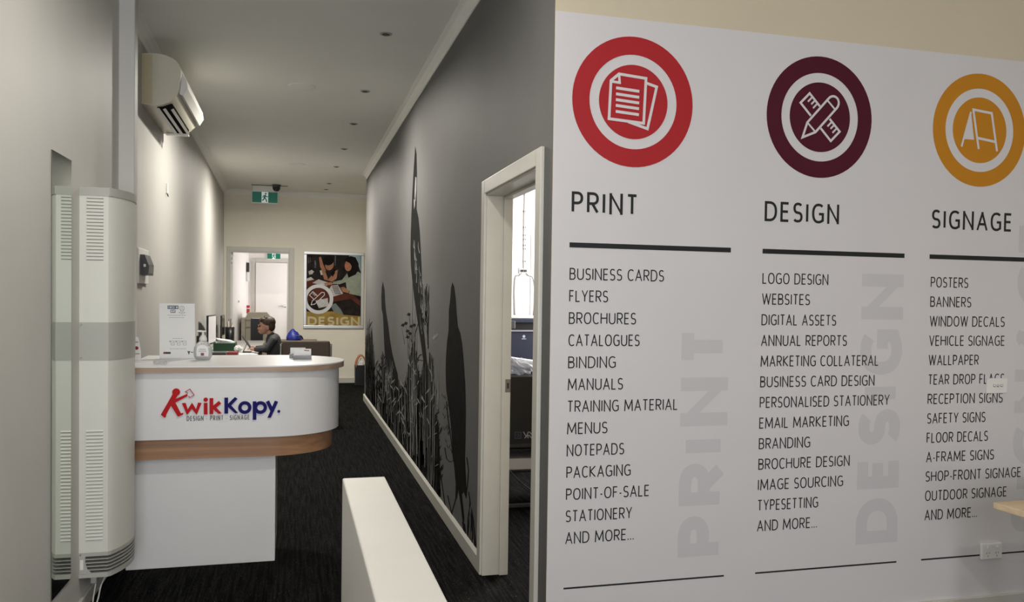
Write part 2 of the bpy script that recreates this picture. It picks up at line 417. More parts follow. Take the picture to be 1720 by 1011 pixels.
# door frame into the print room
def frame_set(name, label_parts, axis):
    pass
d1 = bpy.data.objects.new('door_1', None); C.collection.objects.link(d1); d1.location = (XM, (OY0+OY1)/2, 0); d1['kind'] = 'structure'
AW = .073
bm = NB()
box(bm, XM-.02, XM, OY1, OY1+AW, 0, OZ+AW, .005); box(bm, XM-.02, XM, OY0-AW, OY0, 0, OZ+AW, .005); box(bm, XM-.02, XM, OY0, OY1, OZ, OZ+AW, .004)
obj('architrave', bm, M_trim, d1)
bm = NB()
box(bm, XM-.008, XM+.135, OY1-.012, OY1+.001, 0, OZ, .002); box(bm, XM-.008, XM+.135, OY0-.001, OY0+.012, 0, OZ, .002); box(bm, XM-.008, XM+.135, OY0, OY1, OZ-.012, OZ+.001, .002)
obj('door_jamb', bm, M_trim, d1)
bm = NB()
box(bm, XM+.085, XM+.134, OY1-.026, OY1-.012, 0, OZ-.012, .003); box(bm, XM+.085, XM+.134, OY0+.012, OY0+.026, 0, OZ-.012, .003); box(bm, XM+.085, XM+.134, OY0+.012, OY1-.012, OZ-.026, OZ-.012, .003)
st = obj('door_stop', bm, M_trim, d1)
bm = NB(); box(bm, XM+.104, XM+.133, OY1-.029, OY1-.026, .995, 1.065, .001); sp = obj('strike_plate', bm, mat('worn_strike_metal', (.20, .18, .15), .45, .5), d1, label='dull metal strike plate')
bm = NB(); box(bm, XM+.113, XM+.124, OY1-.0296, OY1-.029, 1.015, 1.045); obj('latch_hole', bm, M_black, sp)
# far doorway frame
d2 = bpy.data.objects.new('door_2', None); C.collection.objects.link(d2); d2.location = ((DX0+DX1)/2, YF, 0); d2['kind'] = 'structure'
bm = NB(); box(bm, DX0-.04, DX0, YF-.018, YF, 0, DZ+.075, .004); box(bm, DX1, DX1+.075, YF-.018, YF, 0, DZ+.075, .004); box(bm, DX0, DX1, YF-.018, YF, DZ, DZ+.075, .004)
obj('architrave', bm, M_trim, d2)
bm = NB(); box(bm, DX0, DX0+.02, YF-.01, YF+.11, 0, DZ); box(bm, DX1-.02, DX1, YF-.01, YF+.11, 0, DZ); box(bm, DX0+.02, DX1-.02, YF-.01, YF+.11, DZ-.02, DZ)
obj('door_jamb', bm, M_trim, d2)
for zz in (2.02, 1.0):
    bm = NB(); box(bm, DX0+.02, DX0+.026, YF+.02, YF+.075, zz, zz+.1, .002); tube(bm, [(DX0+.03, YF+.078, zz), (DX0+.03, YF+.078, zz+.1)], .007); obj('hinge', bm, M_chrome, d2)
# white door at the back of the rear room
d3 = bpy.data.objects.new('door_3', None); C.collection.objects.link(d3); d3.location = (-.3, 16.5, 0); d3['kind'] = 'structure'
bm = NB(); box(bm, -.70, -.12, 16.455, 16.495, .01, 2.12, .003); obj('door_leaf', bm, M_roomw, d3)
bm = NB(); box(bm, -.77, -.705, 16.47, 16.5, 0, 2.2, .004); box(bm, -.115, -.04, 16.47, 16.5, 0, 2.2, .004); box(bm, -.705, -.115, 16.47, 16.5, 2.125, 2.2, .004); obj('architrave', bm, M_trim, d3)
bm = NB(); hp = ony(478, 514, 16.45); tube(bm, [hp+Vector((.012, 0, 0)), hp+Vector((.012, -.05, 0)), hp+Vector((-.11, -.05, 0))], .010); lathe(bm, hp+Vector((.012, -.004, -.02)), [(.02, 0), (.02, .04)], 12)
obj('door_handle', bm, M_chrome, d3)

# ================================================================== WALL GRAPHIC
PLS = (Vector((0, YS, 0)), Vector((1, 0, 0)), Vector((0, 0, 1)), Vector((0, -1, 0)))
wg = thing('wall_graphic', (2.2, YS, .12), 'white printed wall graphic listing print, design and signage services', 'wall graphic')
bm = NB(); box(bm, XM+.002, 5.2, YS-.0012, YS+.001, .12, 2.655); obj('backing_sheet', bm, M_paper, wg)
cols = [(1.079, 'PRINT', M_vred, 1.347, .267, 'red'), (1.960, 'DESIGN', M_vpur, 2.230, .265, 'dark purple'), (2.825, 'SIGNAGE', M_vyel, 3.086, .262, 'amber')]
D = .0016
for i, (x0, head, mm, cx, rad, cname) in enumerate(cols):
    cz = 2.316
    sy = ['document', 'pencil and ruler', 'sandwich board'][i]
    bm = NB(); disc(bm, PLS, cx, cz, rad, D, .0006, .193)
    bad = obj('icon_badge', bm, mm, wg, label=f'{cname} ring badge with {sy} icon')
    bm = NB(); disc(bm, PLS, cx, cz, .152, D, .0006); obj('badge_centre', bm, mm, bad)
    bm = NB(); T = .0115; z = D+.0008
    if i == 0:
        k = .152
        def q(x, y): return (cx+(x-330)/132*k, cz-(y-395)/143*k)       # crop units -> metres
        page = [(272, 292), (376, 300), (370, 474), (237, 466), (242, 320)]
        stroke(bm, PLS, [q(*p) for p in page], T, z, .0004, True)
        stroke(bm, PLS, [q(*p) for p in [(242, 323), (275, 325), (272, 292)]], T*.9, z, .0004)
        for yy in (346, 369, 391, 413, 436): stroke(bm, PLS, [q(262, yy), q(351, yy+6)], T, z, .0004)
        stroke(bm, PLS, [q(*p) for p in [(378, 318), (418, 329), (385, 494), (310, 472)]], T, z, .0004)
    elif i == 1:
        k = .152
        def rot(pts, a, ox=0, oy=0):
            a = math.radians(a); return [(cx+ox+1.2*(x*math.cos(a)-y*math.sin(a)), cz+oy+1.2*(x*math.sin(a)+y*math.cos(a))) for x, y in pts]
        # pencil along 45 degrees
        pw, pl_ = .024, .088
        body = [(-pl_+.035, -pw), (pl_-.012, -pw)]+[(pl_-.012+.026*math.cos(a), pw*math.sin(a)) for a in [math.radians(t) for t in range(-75, 80, 15)]]+[(pl_-.012, pw), (-pl_+.035, pw), (-pl_-.018, 0)]
        stroke(bm, PLS, rot(body, 47), .010, z, .0004, True)
        stroke(bm, PLS, rot([(-pl_+.035, -pw), (-pl_+.035, pw)], 47), .008, z, .0004)
        stroke(bm, PLS, rot([(pl_-.022, -pw), (pl_-.022, pw)], 47), .008, z, .0004)
        for sgn in (1, -1):
            e0, e1 = .030, .092
            pts = [(-e0*sgn, .026), (-e1*sgn, .026), (-e1*sgn, -.026), (-e0*sgn, -.026)]
            stroke(bm, PLS, rot(pts, -45), .010, z, .0004)
            for tt in (.044, .059, .075): stroke(bm, PLS, rot([(-tt*sgn, .026), (-tt*sgn, .0 if tt != .059 else .004)], -45), .008, z, .0004)
    else:
        k = .152
        def q(x, y): return (cx+(x-1084)/133*k, cz-(y-427)/162*k)
        stroke(bm, PLS, [q(*p) for p in [(1080, 520), (1048, 328), (1140, 338), (1172, 525)]], T, z, .0004)
        stroke(bm, PLS, [q(1074, 466), (q(1160, 478))], T, z, .0004)
        poly2(bm, PLS, [q(*p) for p in [(1037, 338), (1056, 476), (1006, 476)]], z, .0004)
        stroke(bm, PLS, [q(1037, 340), q(995, 514)], T*.9, z, .0004)
    obj('badge_symbol', bm, M_paper, bad)
    bm = NB(); ww = [.288, .372, .455][i]
    text(bm, PLS, head, x0+.006, 1.851, .087, .13, ww, d=D, thick=.0004, gap=.17); obj('heading', bm, M_vdark, wg)
    bm = NB(); box(bm, x0, x0+(.728 if i < 2 else .78), YS-.002, YS-.0012, 1.711, 1.7315); obj('heading_rule', bm, M_vdark, wg)
    bm = NB(); box(bm, x0-.002, x0+(.727 if i < 2 else .78), YS-.002, YS-.0012, .3135, .3205); obj('foot_rule', bm, M_vdark, wg)
    # large pale word running upwards
    plv = (Vector((x0+.728, YS, .41)), Vector((0, 0, 1)), Vector((-1, 0, 0)), Vector((0, -1, 0)))
    bm = NB(); ln = [.985, 1.225, 1.5][i]
    text(bm, plv, head, 0, 0, .222, .26, ln, gap=.17, wscale=1.3, d=.0013, thick=.0002); obj('large_pale_word', bm, M_vghost, wg)
lists = [[('BUSINESS CARDS', 1115), ('FLYERS', 1021), ('BROCHURES', 1068), ('CATALOGUES', 1074), ('BINDING', 1034), ('MANUALS', 1046), ('TRAINING MATERIAL', 1138), ('MENUS', 1020), ('NOTEPADS', 1048), ('PACKAGING', 1059), ('POINT-OF-SALE', 1090), ('STATIONERY', 1061), ('AND MORE...', 1064)],
 [('LOGO DESIGN', 1391), ('WEBSITES', 1360), ('DIGITAL ASSETS', 1404), ('ANNUAL REPORTS', 1422), ('MARKETING COLLATERAL', 1475), ('BUSINESS CARD DESIGN', 1468), ('PERSONALISED STATIONERY', 1493), ('EMAIL MARKETING', 1425), ('BRANDING', 1360), ('BROCHURE DESIGN', 1426), ('IMAGE SOURCING', 1415), ('TYPESETTING', 1373), ('AND MORE...', 1371)],
 [('POSTERS', 1626), ('BANNERS', 1631), ('WINDOW DECALS', 1687), ('VEHICLE SIGNAGE', 1687), ('WALLPAPER', 1643), ('TEAR DROP FLAGS', 1686), ('RECEPTION SIGNS', 1683), ('SAFETY SIGNS', 1654), ('FLOOR DECALS', 1658), ('A-FRAME SIGNS', 1668), ('SHOP-FRONT SIGNAGE', 1713), ('OUTDOOR SIGNAGE', 1689), ('AND MORE...', 1639)]]
for (x0, *_), L in zip(cols, lists):
    for i, (s, xe) in enumerate(L):
        zb = 1.581-.09*i
        xr = ony(xe, 470+37*i, YS).x
        xa = x0+(.002 if x0 < 2.5 else .010)
        bm = NB(); text(bm, PLS, s, xa, zb-.001, .0485, .104, xr-xa, gap=.12, d=D, thick=.0003); obj('list_line', bm, M_vdark, wg)

# switch and power point on that wall
sw = thing('light_switch', (3.218, YS-.001, 1.122), 'white three button light switch over the signage list', 'light switch')
bm = NB(); box(bm, 3.160, 3.276, YS-.013, YS-.0022, 1.086, 1.157, .003); obj('switch_plate', bm, M_white, sw)
for k in range(3):
    bm = NB(); lathe(bm, (0, 0, 0), [(.007, 0), (.007, .004), (.005, .007)], 14); bmesh.ops.rotate(bm, verts=bm.verts, matrix=Matrix.Rotation(math.radians(90), 3, 'X')); bmesh.ops.translate(bm, verts=bm.verts, vec=(3.198+.021*k, YS-.013, 1.123)); obj('switch_button', bm, M_chrome, sw)
po = thing('power_outlet', (3.21, YS-.001, .34), 'white double power outlet low on the wall near the baseboard', 'power outlet')
bm = NB(); box(bm, 3.152, 3.268, YS-.018, YS-.0022, .299, .374, .003); obj('outlet_plate', bm, M_white, po)
for xx in (3.186, 3.238):
    bm = NB(); box(bm, xx-.006, xx+.006, YS-.024, YS-.018, .350, .362, .002); obj('outlet_switch', bm, M_white, po)
    bm = NB()
    for a, dx, dz in ((25, -.007, .004), (-25, .007, .004), (0, 0, -.010)):
        b2 = NB(); box(b2, -.001, .001, -.0006, .0006, -.004, .004, M=Matrix.Translation((xx+dx, YS-.0184, .325+dz)) @ Matrix.Rotation(math.radians(a), 4, 'Y')); merge(bm, b2)
    obj('outlet_slots', bm, M_dgrey, po)

# pine table top at the right edge
tb = thing('pine_table', (3.3, 2.0, 0), 'raw pine table with its top corner in front of the signage list', 'table')
zt = .74; p0 = onz(1668, 843, zt)
bm = NB(); box(bm, p0.x, p0.x+1.4, p0.y-.75, p0.y, zt-.026, zt, .003); obj('tabletop', bm, M_pine, tb)
for xx in (p0.x+.18, p0.x+1.26):
    for yy in (p0.y-.65, p0.y-.12):
        bm = NB(); box(bm, xx-.03, xx+.03, yy-.03, yy+.03, 0, zt-.026, .003); obj('leg', bm, M_pine, tb)
bm = NB(); box(bm, p0.x+.21, p0.x+1.23, p0.y-.135, p0.y-.11, zt-.11, zt-.026); box(bm, p0.x+.21, p0.x+1.23, p0.y-.66, p0.y-.635, zt-.11, zt-.026); obj('apron', bm, M_pine, tb)

# ================================================================== MURAL
mu = thing('bird_mural', (XM, 8, .1), 'grey wall mural of black standing birds among tall grass stalks', 'mural')
XP = XM-.0008
def wp(x, y, off=0): v = onx(x, y, XP-off); return v
def mpoly(bm, pts, off=0, mi=0):
    pts = [(max(x, 613.6), y) for x, y in pts]
    flat(bm, [wp(x, y, off) for x, y in pts], mi)
def bird(name, outline, label):
    b = NB(); P = [wp(x, y) for x, y in outline]; prism(b, P, (-.0003, 0, 0)); return obj(name, b, M_black1, mu, label=label)
tall = bird('painted_bird', [(697.5, 245), (695.5, 275), (694, 298), (692.3, 330), (691, 362), (690, 392), (689.5, 418), (690, 445), (693, 475), (696, 502), (700, 530), (704.5, 560), (709, 590), (714, 628), (717, 665), (722, 668), (720.5, 640), (716.5, 600), (713, 565), (711, 525), (709, 478), (708, 448), (706.5, 415), (705, 388), (703, 367), (699.6, 350), (700, 325), (700.3, 290), (699.6, 258)], 'tallest bird with its beak pointing straight up')
b = NB(); mpoly(b, [(697.6, 297), (696.6, 315), (696, 334), (698, 338), (699.2, 318), (699.4, 298)], .0006); mpoly(b, [(695, 336), (697.5, 330), (697, 345), (695.5, 352)], .0006); obj('beak_highlight', b, M_grey1, tall)
bird('painted_bird', [(643, 472), (641, 484), (640.4, 500), (641, 519), (643, 528), (644, 545), (645, 570), (646, 590), (648, 610), (650, 640), (655, 668), (668, 672), (669.5, 645), (668, 628), (664, 614), (659, 594), (655, 570), (652, 545), (648.5, 524), (647, 508), (646.2, 487)], 'bird at the far left of the grass')
bird('painted_bird', [(760, 474), (757.5, 484), (756, 505), (754, 520), (753.5, 555), (751, 573), (749, 600), (748.5, 625), (749.5, 655), (752, 672), (755, 692), (758, 722), (760, 750), (763, 785), (765.5, 812), (765, 836), (767, 838), (770, 822), (774, 850), (777, 876), (778, 890), (780, 870), (776, 830), (779, 826), (783, 838), (784.2, 832), (782.5, 800), (781, 770), (782, 740), (782.6, 690), (781.5, 645), (778.5, 602), (776.3, 577), (773, 559), (769.3, 549), (767.3, 530), (765.5, 502), (763.2, 482)], 'large bird close to the doorway')
bird('painted_bird', [(624.5, 548), (623, 560), (622.6, 590), (622.8, 625), (623.5, 670), (628, 676), (628, 640), (626.8, 600), (626, 565)], 'narrow bird at the far end of the mural')
b = NB(); mpoly(b, [(726, 569), (729, 563), (736, 560), (734.5, 565), (729, 570.5)], .0009); obj('painted_feather', b, M_grey1, mu, label='small pale feather')
# grass
def base_y(x): return 660.8+(x-612)*1.390
ds, md, lt = NB(), NB(), NB()
def stalk(bm, x, ytop, ybot, wd, lean=0, off=0, wob=1.0, leaf=0):
    n = 9; ph = random.uniform(0, 6); pts = []
    for k in range(n+1):
        t = k/n; pts.append((x+lean*(1-t)**1.5+wob*math.sin(ph+t*5)*.6, ybot+(ytop-ybot)*t))
    pts = [(px_, py_) for px_, py_ in pts]
    L = [(px_-wd*(1-.75*k/n)/2, py_) for k, (px_, py_) in enumerate(pts)]; Rr = [(px_+wd*(1-.75*k/n)/2, py_) for k, (px_, py_) in enumerate(pts)]
    for k in range(n): mpoly(bm, [L[k], Rr[k], Rr[k+1], L[k+1]], off)
    for _ in range(leaf):
        k = random.randint(2, n-1); px_, py_ = pts[k]; s = random.choice((-1, 1)); l = random.uniform(3, 9); h = random.uniform(4, 16)
        mpoly(bm, [(px_, py_), (px_+s*l*.5, py_-h*.7), (px_+s*l, py_-h), (px_+s*l*.6, py_-h*.45)], off)
def inside(bm, xs, ytop, n, w0, w1, off, lean=2, leaf=0, cut=1):
    for _ in range(n):
        x = random.uniform(*xs); by = base_y(x)-random.uniform(-1, 2) if random.random() < cut else base_y(x)-random.uniform(10, 60)
        t = ytop(x)+abs(random.gauss(0, 1))*25
        if t < by-10: stalk(bm, x, t, by, random.uniform(w0, w1), random.uniform(-lean, lean), off, leaf=leaf)
def lerp(pts):
    def f(x):
        for (a, b), (c, d) in zip(pts, pts[1:]):
            if a <= x <= c: return b+(d-b)*(x-a)/(c-a)
        return pts[0][1] if x < pts[0][0] else pts[-1][1]
    return f
env = lerp([(614, 560), (620, 530), (630, 600), (638, 625), (642, 585), (650, 610), (665, 632), (672, 640), (680, 640), (688, 600), (694, 560), (700, 590), (705, 640), (712, 600), (722, 590), (728, 600), (734, 690), (740, 730)])
inside(ds, (614, 630), env, 20, 1.0, 2.4, .0004, 1, 1)
inside(ds, (641, 672), env, 130, 1.4, 4.2, .0004, 2, 2)
inside(ds, (668, 704), env, 130, 1.2, 4.2, .0004, 3, 2)
inside(ds, (700, 738), env, 100, 1.2, 3.6, .0004, 3, 2)
inside(md, (614, 735), env, 170, .7, 1.8, .0007, 3, 1, .5)
inside(lt, (642, 734), env, 60, .35, .8, .0010, 3, 1, .35)
# tall fine stems with seed heads left of the tall bird
for x, t in ((690.5, 418), (686, 527), (692, 537), (695, 520), (699, 545)): stalk(ds, x+2, t, base_y(x), 1.1, -2, .0004, 1.2)
for x, y in ((676, 546), (681, 543), (684, 556), (690, 548), (695, 546), (688, 560), (686, 528), (684, 566)):
    mpoly(ds, [(x-3, y+1), (x, y-3), (x+4, y-1), (x+2, y+3)], .0005); stalk(ds, x, y, y+random.uniform(14, 40), .7, 3, .0004)
for pts in ([(699, 608), (704, 597), (708, 595), (712, 603), (706, 640), (703, 652)], [(694, 600), (700, 604), (712, 606)], [(703, 540), (697, 560), (696, 590)]):
    for (x0_, y0_), (x1_, y1_) in zip(pts, pts[1:]): mpoly(ds, [(x0_, y0_-.6), (x1_, y1_-.6), (x1_+.8, y1_+.6), (x0_+.8, y0_+.6)], .0005)
# spears beside and over the tall bird
for _ in range(16):
    x = random.uniform(709, 721); t = random.uniform(462, 500)+(x-709)*1.4; stalk(ds, x, t, t+random.uniform(30, 75), random.uniform(1.2, 2.6), -1, .0005)
for _ in range(12):
    x = random.uniform(710, 721); t = random.uniform(480, 520); stalk(lt, x, t, t+random.uniform(12, 40), .6, -1, .0011)
for _ in range(26):
    t = random.uniform(400, 560); x = 697+(t-400)*.07+random.uniform(-3, 9); stalk(lt, x, t, t+random.uniform(10, 34), random.uniform(.5, 1.1), 1.5, .0011)
for _ in range(10):
    x = random.uniform(722, 737); t = random.uniform(583, 640); stalk(lt, x, t, t+random.uniform(30, 90), random.uniform(.6, 1.5), -1, .0011)
for _ in range(18):
    x = random.uniform(646, 660); t = random.uniform(598, 640); stalk(lt, x, t, t+random.uniform(10, 40), .6, 1, .0011)
# leafy sprigs and reeds around the near bird
for _ in range(30):
    t = random.uniform(668, 770); x = 744+(t-668)*.15+random.uniform(-5, 6); s = random.choice((-1, 1)); mpoly(random.choice((ds, ds, md)), [(x, t), (x+s*2.5, t-5), (x+s*3.5, t-9), (x+s*1, t-4)], .0005)
for a in ([(750, 674), (752, 700), (758, 740), (762, 775)], [(747, 752), (750, 770), (756, 776), (762, 773)], [(729, 715), (739, 790), (747, 845), (749, 862)], [(784, 768), (787, 790), (785, 815), (783, 830)], [(752, 832), (756, 850), (759, 865)], [(769, 825), (762, 850), (758, 864)], [(787, 826), (790, 845), (786, 870), (785, 896)]):
    pts = a
    for (x0_, y0_), (x1_, y1_) in zip(pts, pts[1:]): mpoly(ds, [(x0_-.8, y0_), (x0_+.8, y0_), (x1_+.8, y1_), (x1_-.8, y1_)], .0005)
mpoly(ds, [(792, 850), (796, 875), (800, 915), (799, 922), (794, 905), (791, 875)], .0005)
mpoly(ds, [(776, 876), (781, 880), (783, 897), (778, 893)], .0005)
for x, t in ((788, 842), (791, 860), (786, 880), (797, 885), (794, 870)): stalk(ds, x, t, base_y(x)-1, 2.2, -1, .0006)
for x, t in ((789, 850), (795, 880), (787, 886)): stalk(lt, x, t, base_y(x)-2, .7, 1, .0010)
gd = obj('painted_grass', ds, M_black1, mu); gd['kind'] = 'stuff'
gm = obj('painted_grass', md, M_black2, mu); gm['kind'] = 'stuff'
gl = obj('painted_grass', lt, M_grey1, mu); gl['kind'] = 'stuff'

# ================================================================== RECEPTION COUNTER
XC, YC = -.12, 5.08
rc = thing('reception_counter', (-.4, 5.08, 0), 'white reception counter with rounded end and oak bands', 'counter')
def dshape(r, x0, yback=None, n=28):
    pts = [(x0, YC-r)]+[(XC+r*math.cos(a), YC+r*math.sin(a)) for a in [math.radians(-90+180*k/n) for k in range(n+1)]]+[(x0, YC+r)]
    return pts
X0C = -.866
def slab(name, r, z0, z1, m, top=None):
    b = NB(); prism(b, [(x, y, z0) for x, y in dshape(r, X0C)], (0, 0, z1-z0))
    return obj(name, b, m, rc, 'angle')
slab('worktop', .42, 1.108, 1.115, M_white_l)
slab('oak_edge', .419, 1.080, 1.108, M_edge)
slab('front_panel', .39, .72, 1.080, M_white_l)
slab('oak_plinth', .352, .607, .72, M_plinth)
bm = NB(); box(bm, X0C, -.09, 4.79, 5.38, 0, .607, .003); obj('pedestal', bm, M_white_l, rc)

# raised logo on the counter front
YP = YC-.39
PLL = (Vector((0, YP, 0)), Vector((1, 0, 0)), Vector((0, 0, 1)), Vector((0, -1, 0)))
lg = thing('logo_sign', ony(370, 685, YP), 'raised red and blue company logo on the white counter front', 'sign')
def lq(x, y): v = ony(260+x/7.818, 640+y/7.818, YP); return (v.x, v.z)
ld, lt_ = .004, .006
bm = NB()
man = [(236, 168), (205, 225), (82, 438), (132, 478), (148, 470), (152, 440), (215, 318), (308, 466), (372, 436), (379, 414), (343, 420), (272, 280), (330, 250), (392, 216), (432, 196), (428, 166), (395, 180), (275, 232), (302, 190), (275, 165)]
poly2(bm, PLL, [lq(*p) for p in man], ld, lt_)
c_ = lq(283, 143); r_ = lq(335, 143)[0]-c_[0]; disc(bm, PLL, c_[0], c_[1], r_, ld+.0003, lt_, n=32)
obj('running_figure', bm, M_logo_r, lg)
bm = NB(); stroke(bm, PLL, [lq(*p) for p in [(438, 158), (404, 136), (462, 101), (519, 180), (460, 214), (445, 192)]], .0026, ld, lt_); obj('paper_square', bm, M_logo_r, lg)
def let(m, strokes, t=.0065, name='letter', dots=()):
    b = NB(); 
    for s in strokes:
        cl = len(s) > 4 and s[0] == s[-1]
        P = [lq(*p) for p in (s[:-1] if cl else s)]; zs = [p[1] for p in P]
        stroke(b, PLL, P, t, ld, lt_, cl)
    for (x, y, r) in dots:
        c = lq(x, y); disc(b, PLL, c[0], c[1], lq(x+r, y)[0]-c[0], ld, lt_, n=24)
    return obj(name, b, m, lg)
TW = abs(lq(50, 0)[0]-lq(0, 0)[0])
def clampy(m, pts_list, y0, y1, dots=()):
    b = NB(); zlo, zhi = lq(600, y1)[1], lq(600, y0)[1]
    for s in pts_list:
        stroke(b, PLL, [lq(*p) for p in s], TW, ld, lt_, False, (zlo, zhi))
    for (x, y, r) in dots:
        c = lq(x, y); disc(b, PLL, c[0], c[1], lq(x+r, y)[0]-c[0], ld, lt_, n=24)
    return obj('letter', b, m, lg)
clampy(M_logo_r, [[(383, 282), (430, 440), (490, 300), (548, 440), (593, 280)]], 280, 438)
clampy(M_logo_r, [[(670, 285), (670, 436)]], 272, 436, [(670, 242, 29)])
clampy(M_logo_r, [[(745, 222), (745, 434)], [(858, 275), (775, 345), (860, 434)]], 222, 434)
clampy(M_logo_b, [[(940, 215), (940, 430)], [(1070, 215), (972, 318), (1075, 430)]], 215, 430)
b = NB(); c_ = lq(1183, 345)
ro, ri = lq(1272, 345)[0]-c_[0], lq(1226, 345)[0]-c_[0]
disc(b, PLL, *c_, ro*.98, ld, lt_, ri, 40); obj('letter', b, M_logo_b, lg)
b = NB(); c_ = lq(1388, 345); disc(b, PLL, *c_, ro*.98, ld, lt_, ri, 40)
stroke(b, PLL, [lq(1311, 264), lq(1311, 505)], TW, ld+.0003, lt_); obj('letter', b, M_logo_b, lg)
clampy(M_logo_b, [[(1480, 262), (1548, 400)], [(1598, 262), (1502, 498)]], 262, 498)
b = NB(); c_ = lq(1629, 395); disc(b, PLL, *c_, lq(1648, 395)[0]-c_[0], ld, lt_, n=24); obj('full_stop', b, M_logo_b, lg)
b = NB(); a0 = lq(420, 522); a1 = lq(1245, 502); text(b, PLL, 'DESIGN - PRINT - SIGNAGE', a0[0], a0[1], .0265, .13, a1[0]-a0[0], d=.001, thick=.003, gap=.2); obj('tagline', b, M_logo_g, lg)

# ---- objects on the counter
WT = 1.1152
# check-in notice on clear holder
cs = thing('check_in_notice', (-.68, 5.24, WT), 'white check-in notice standing on the counter in a clear holder', 'notice')
n0, n1 = ony(268, 602, 5.22), ony(328, 599, 5.22); hgt = .327
wn = n1.x-n0.x
tl = math.radians(8)
PLN = (Vector((n0.x, 5.22, WT+.003)), Vector((1, 0, 0)), Vector((-.028, math.sin(tl), math.cos(tl))).normalized(), Vector((0, -math.cos(tl), math.sin(tl))))
def nbox(m, name, x0, x1, y0, y1, d, t, par):
    b = NB(); poly2(b, PLN, [(x0, y0), (x1, y0), (x1, y1), (x0, y1)], d, t); return obj(name, b, m, par)
sh = nbox(M_sheet, 'notice_sheet', 0, wn, 0, hgt, 0, .001, cs)
b = NB(); poly2(b, PLN, [(0, 0), (wn, 0), (wn, hgt), (0, hgt)], -.004, .003); box(b, n0.x, n1.x, 5.215, 5.30, WT, WT+.003); obj('clear_holder', b, M_clear, cs)
M_cblue = mat('notice_blue', (.02, .06, .12), .5); M_txt = mat('notice_text_grey', (.3, .3, .3), .6)
def nu(x, y): return ((x-435)/480*wn*.98+.003, hgt-(y-165)/720*hgt)
hb = NB(); 
for (xa, ya, xb, yb) in ((540, 195, 690, 240), (580, 250, 648, 290)):
    (u1, v1), (u2, v2) = nu(xa, yb), nu(xb, ya); poly2(hb, PLN, [(u1, v1), (u2, v1), (u2, v2), (u1, v2)], .0014, .0003)
hd = obj('heading_box', hb, M_cblue, sh)
hb = NB(); u1, v1 = nu(550, 232); u2, v2 = nu(680, 203); text(hb, PLN, 'CHECK-IN', u1, v1, v2-v1, .16, u2-u1, d=.0019, thick=.0002)
u1, v1 = nu(588, 284); u2, v2 = nu(640, 256); text(hb, PLN, 'NOW', u1, v1, v2-v1, .16, u2-u1, d=.0019, thick=.0002); obj('heading_text', hb, M_sheet, hd)
hb = NB()
c_ = nu(738, 228); disc(hb, PLN, *c_, .014, .0014, .0003, .0115, 24); disc(hb, PLN, *c_, .005, .0014, .0003, .0035, 16)
stroke(hb, PLN, [(c_[0]-.011, c_[1]-.008), (c_[0], c_[1]-.027), (c_[0]+.011, c_[1]-.008)], .0022, .0014, .0003)
stroke(hb, PLN, [(c_[0]-.008, c_[1]-.021), (c_[0]-.018, c_[1]-.027), (c_[0], c_[1]-.034), (c_[0]+.018, c_[1]-.027), (c_[0]+.008, c_[1]-.021)], .0022, .0014, .0003)
obj('map_pin', hb, M_txt, sh)
hb = NB()
for y, xa, xb in ((322, 540, 795), (353, 560, 775), (628, 608, 755), (765, 570, 790)):
    x = xa
    while x < xb-8:
        l = random.uniform(14, 34); u1, v1 = nu(x, y); u2, _ = nu(min(x+l, xb), y); stroke(hb, PLN, [(u1, v1), (u2, v1)], .0024, .0014, .0002); x += l+7
obj('small_print', hb, M_txt, sh)
hb = NB()
for xx in (605, 688, 770):
    u, v = nu(xx, 690)
    stroke(hb, PLN, [(u-.008, v-.011), (u+.010, v-.011), (u+.010, v+.013), (u-.008, v+.013)], .0018, .0014, .0002, True)
    disc(hb, PLN, u-.014, v+.010, .004, .0014, .0002, n=14); stroke(hb, PLN, [(u-.004, v-.004), (u+.006, v+.007)], .002, .0014, .0002)
obj('step_icon', hb, M_txt, sh)
u1, v1 = nu(480, 832); u2, v2 = nu(580, 805); nb = nbox(M_black, 'footer_bar', u1, u2, v1, v2, .0014, .0003, sh)
u2, _ = nu(512, 800); nbox(M_red, 'footer_mark', u1+.001, u2, v1+.001, v2-.001, .0018, .0003, nb)
hb = NB(); poly2(hb, PLN, [nu(*p) for p in ((808, 795), (850, 795), (829, 845))], .0014, .0003); stroke(hb, PLN, [nu(856, 808), nu(890, 812)], .004, .0014, .0003); obj('footer_triangle', hb, M_dgrey, sh)

# payment card sign, half hidden behind the heater
pc = thing('payment_card_sign', (-.845, 5.0, WT), 'small white card payment sign at the left end of the counter', 'sign')
yy = 4.98
b = NB(); pts = [ony(x, y, yy) for x, y in ((216, 609), (237, 608), (236.5, 590), (233, 569), (231, 566), (216, 566))]; prism(b, [(p.x, p.y, max(p.z, WT)) for p in pts], (0, .004, 0)); card = obj('card_panel', b, M_sheet, pc)
b = NB(); box(b, pts[0].x, pts[1].x, yy-.03, yy+.05, WT-.0002, WT+.002); obj('card_foot', b, M_clear, pc)
PLC = (Vector((0, yy, 0)), Vector((1, 0, 0)), Vector((0, 0, 1)), Vector((0, -1, 0)))
b = NB(); c_ = ony(229.5, 584.5, yy); disc(b, PLC, c_.x, c_.z, .010, .0006, .0003, n=20); obj('red_mark', b, M_red, card)
b = NB(); c_ = ony(226.5, 574.5, yy); stroke(b, PLC, [(c_.x-.002, c_.z), (c_.x+.018, c_.z)], .006, .0006, .0003); c_ = ony(227.5, 594, yy)
stroke(b, PLC, [(c_.x, c_.z), (c_.x+.022, c_.z)], .005, .0006, .0003); obj('card_text', b, M_txt, card)
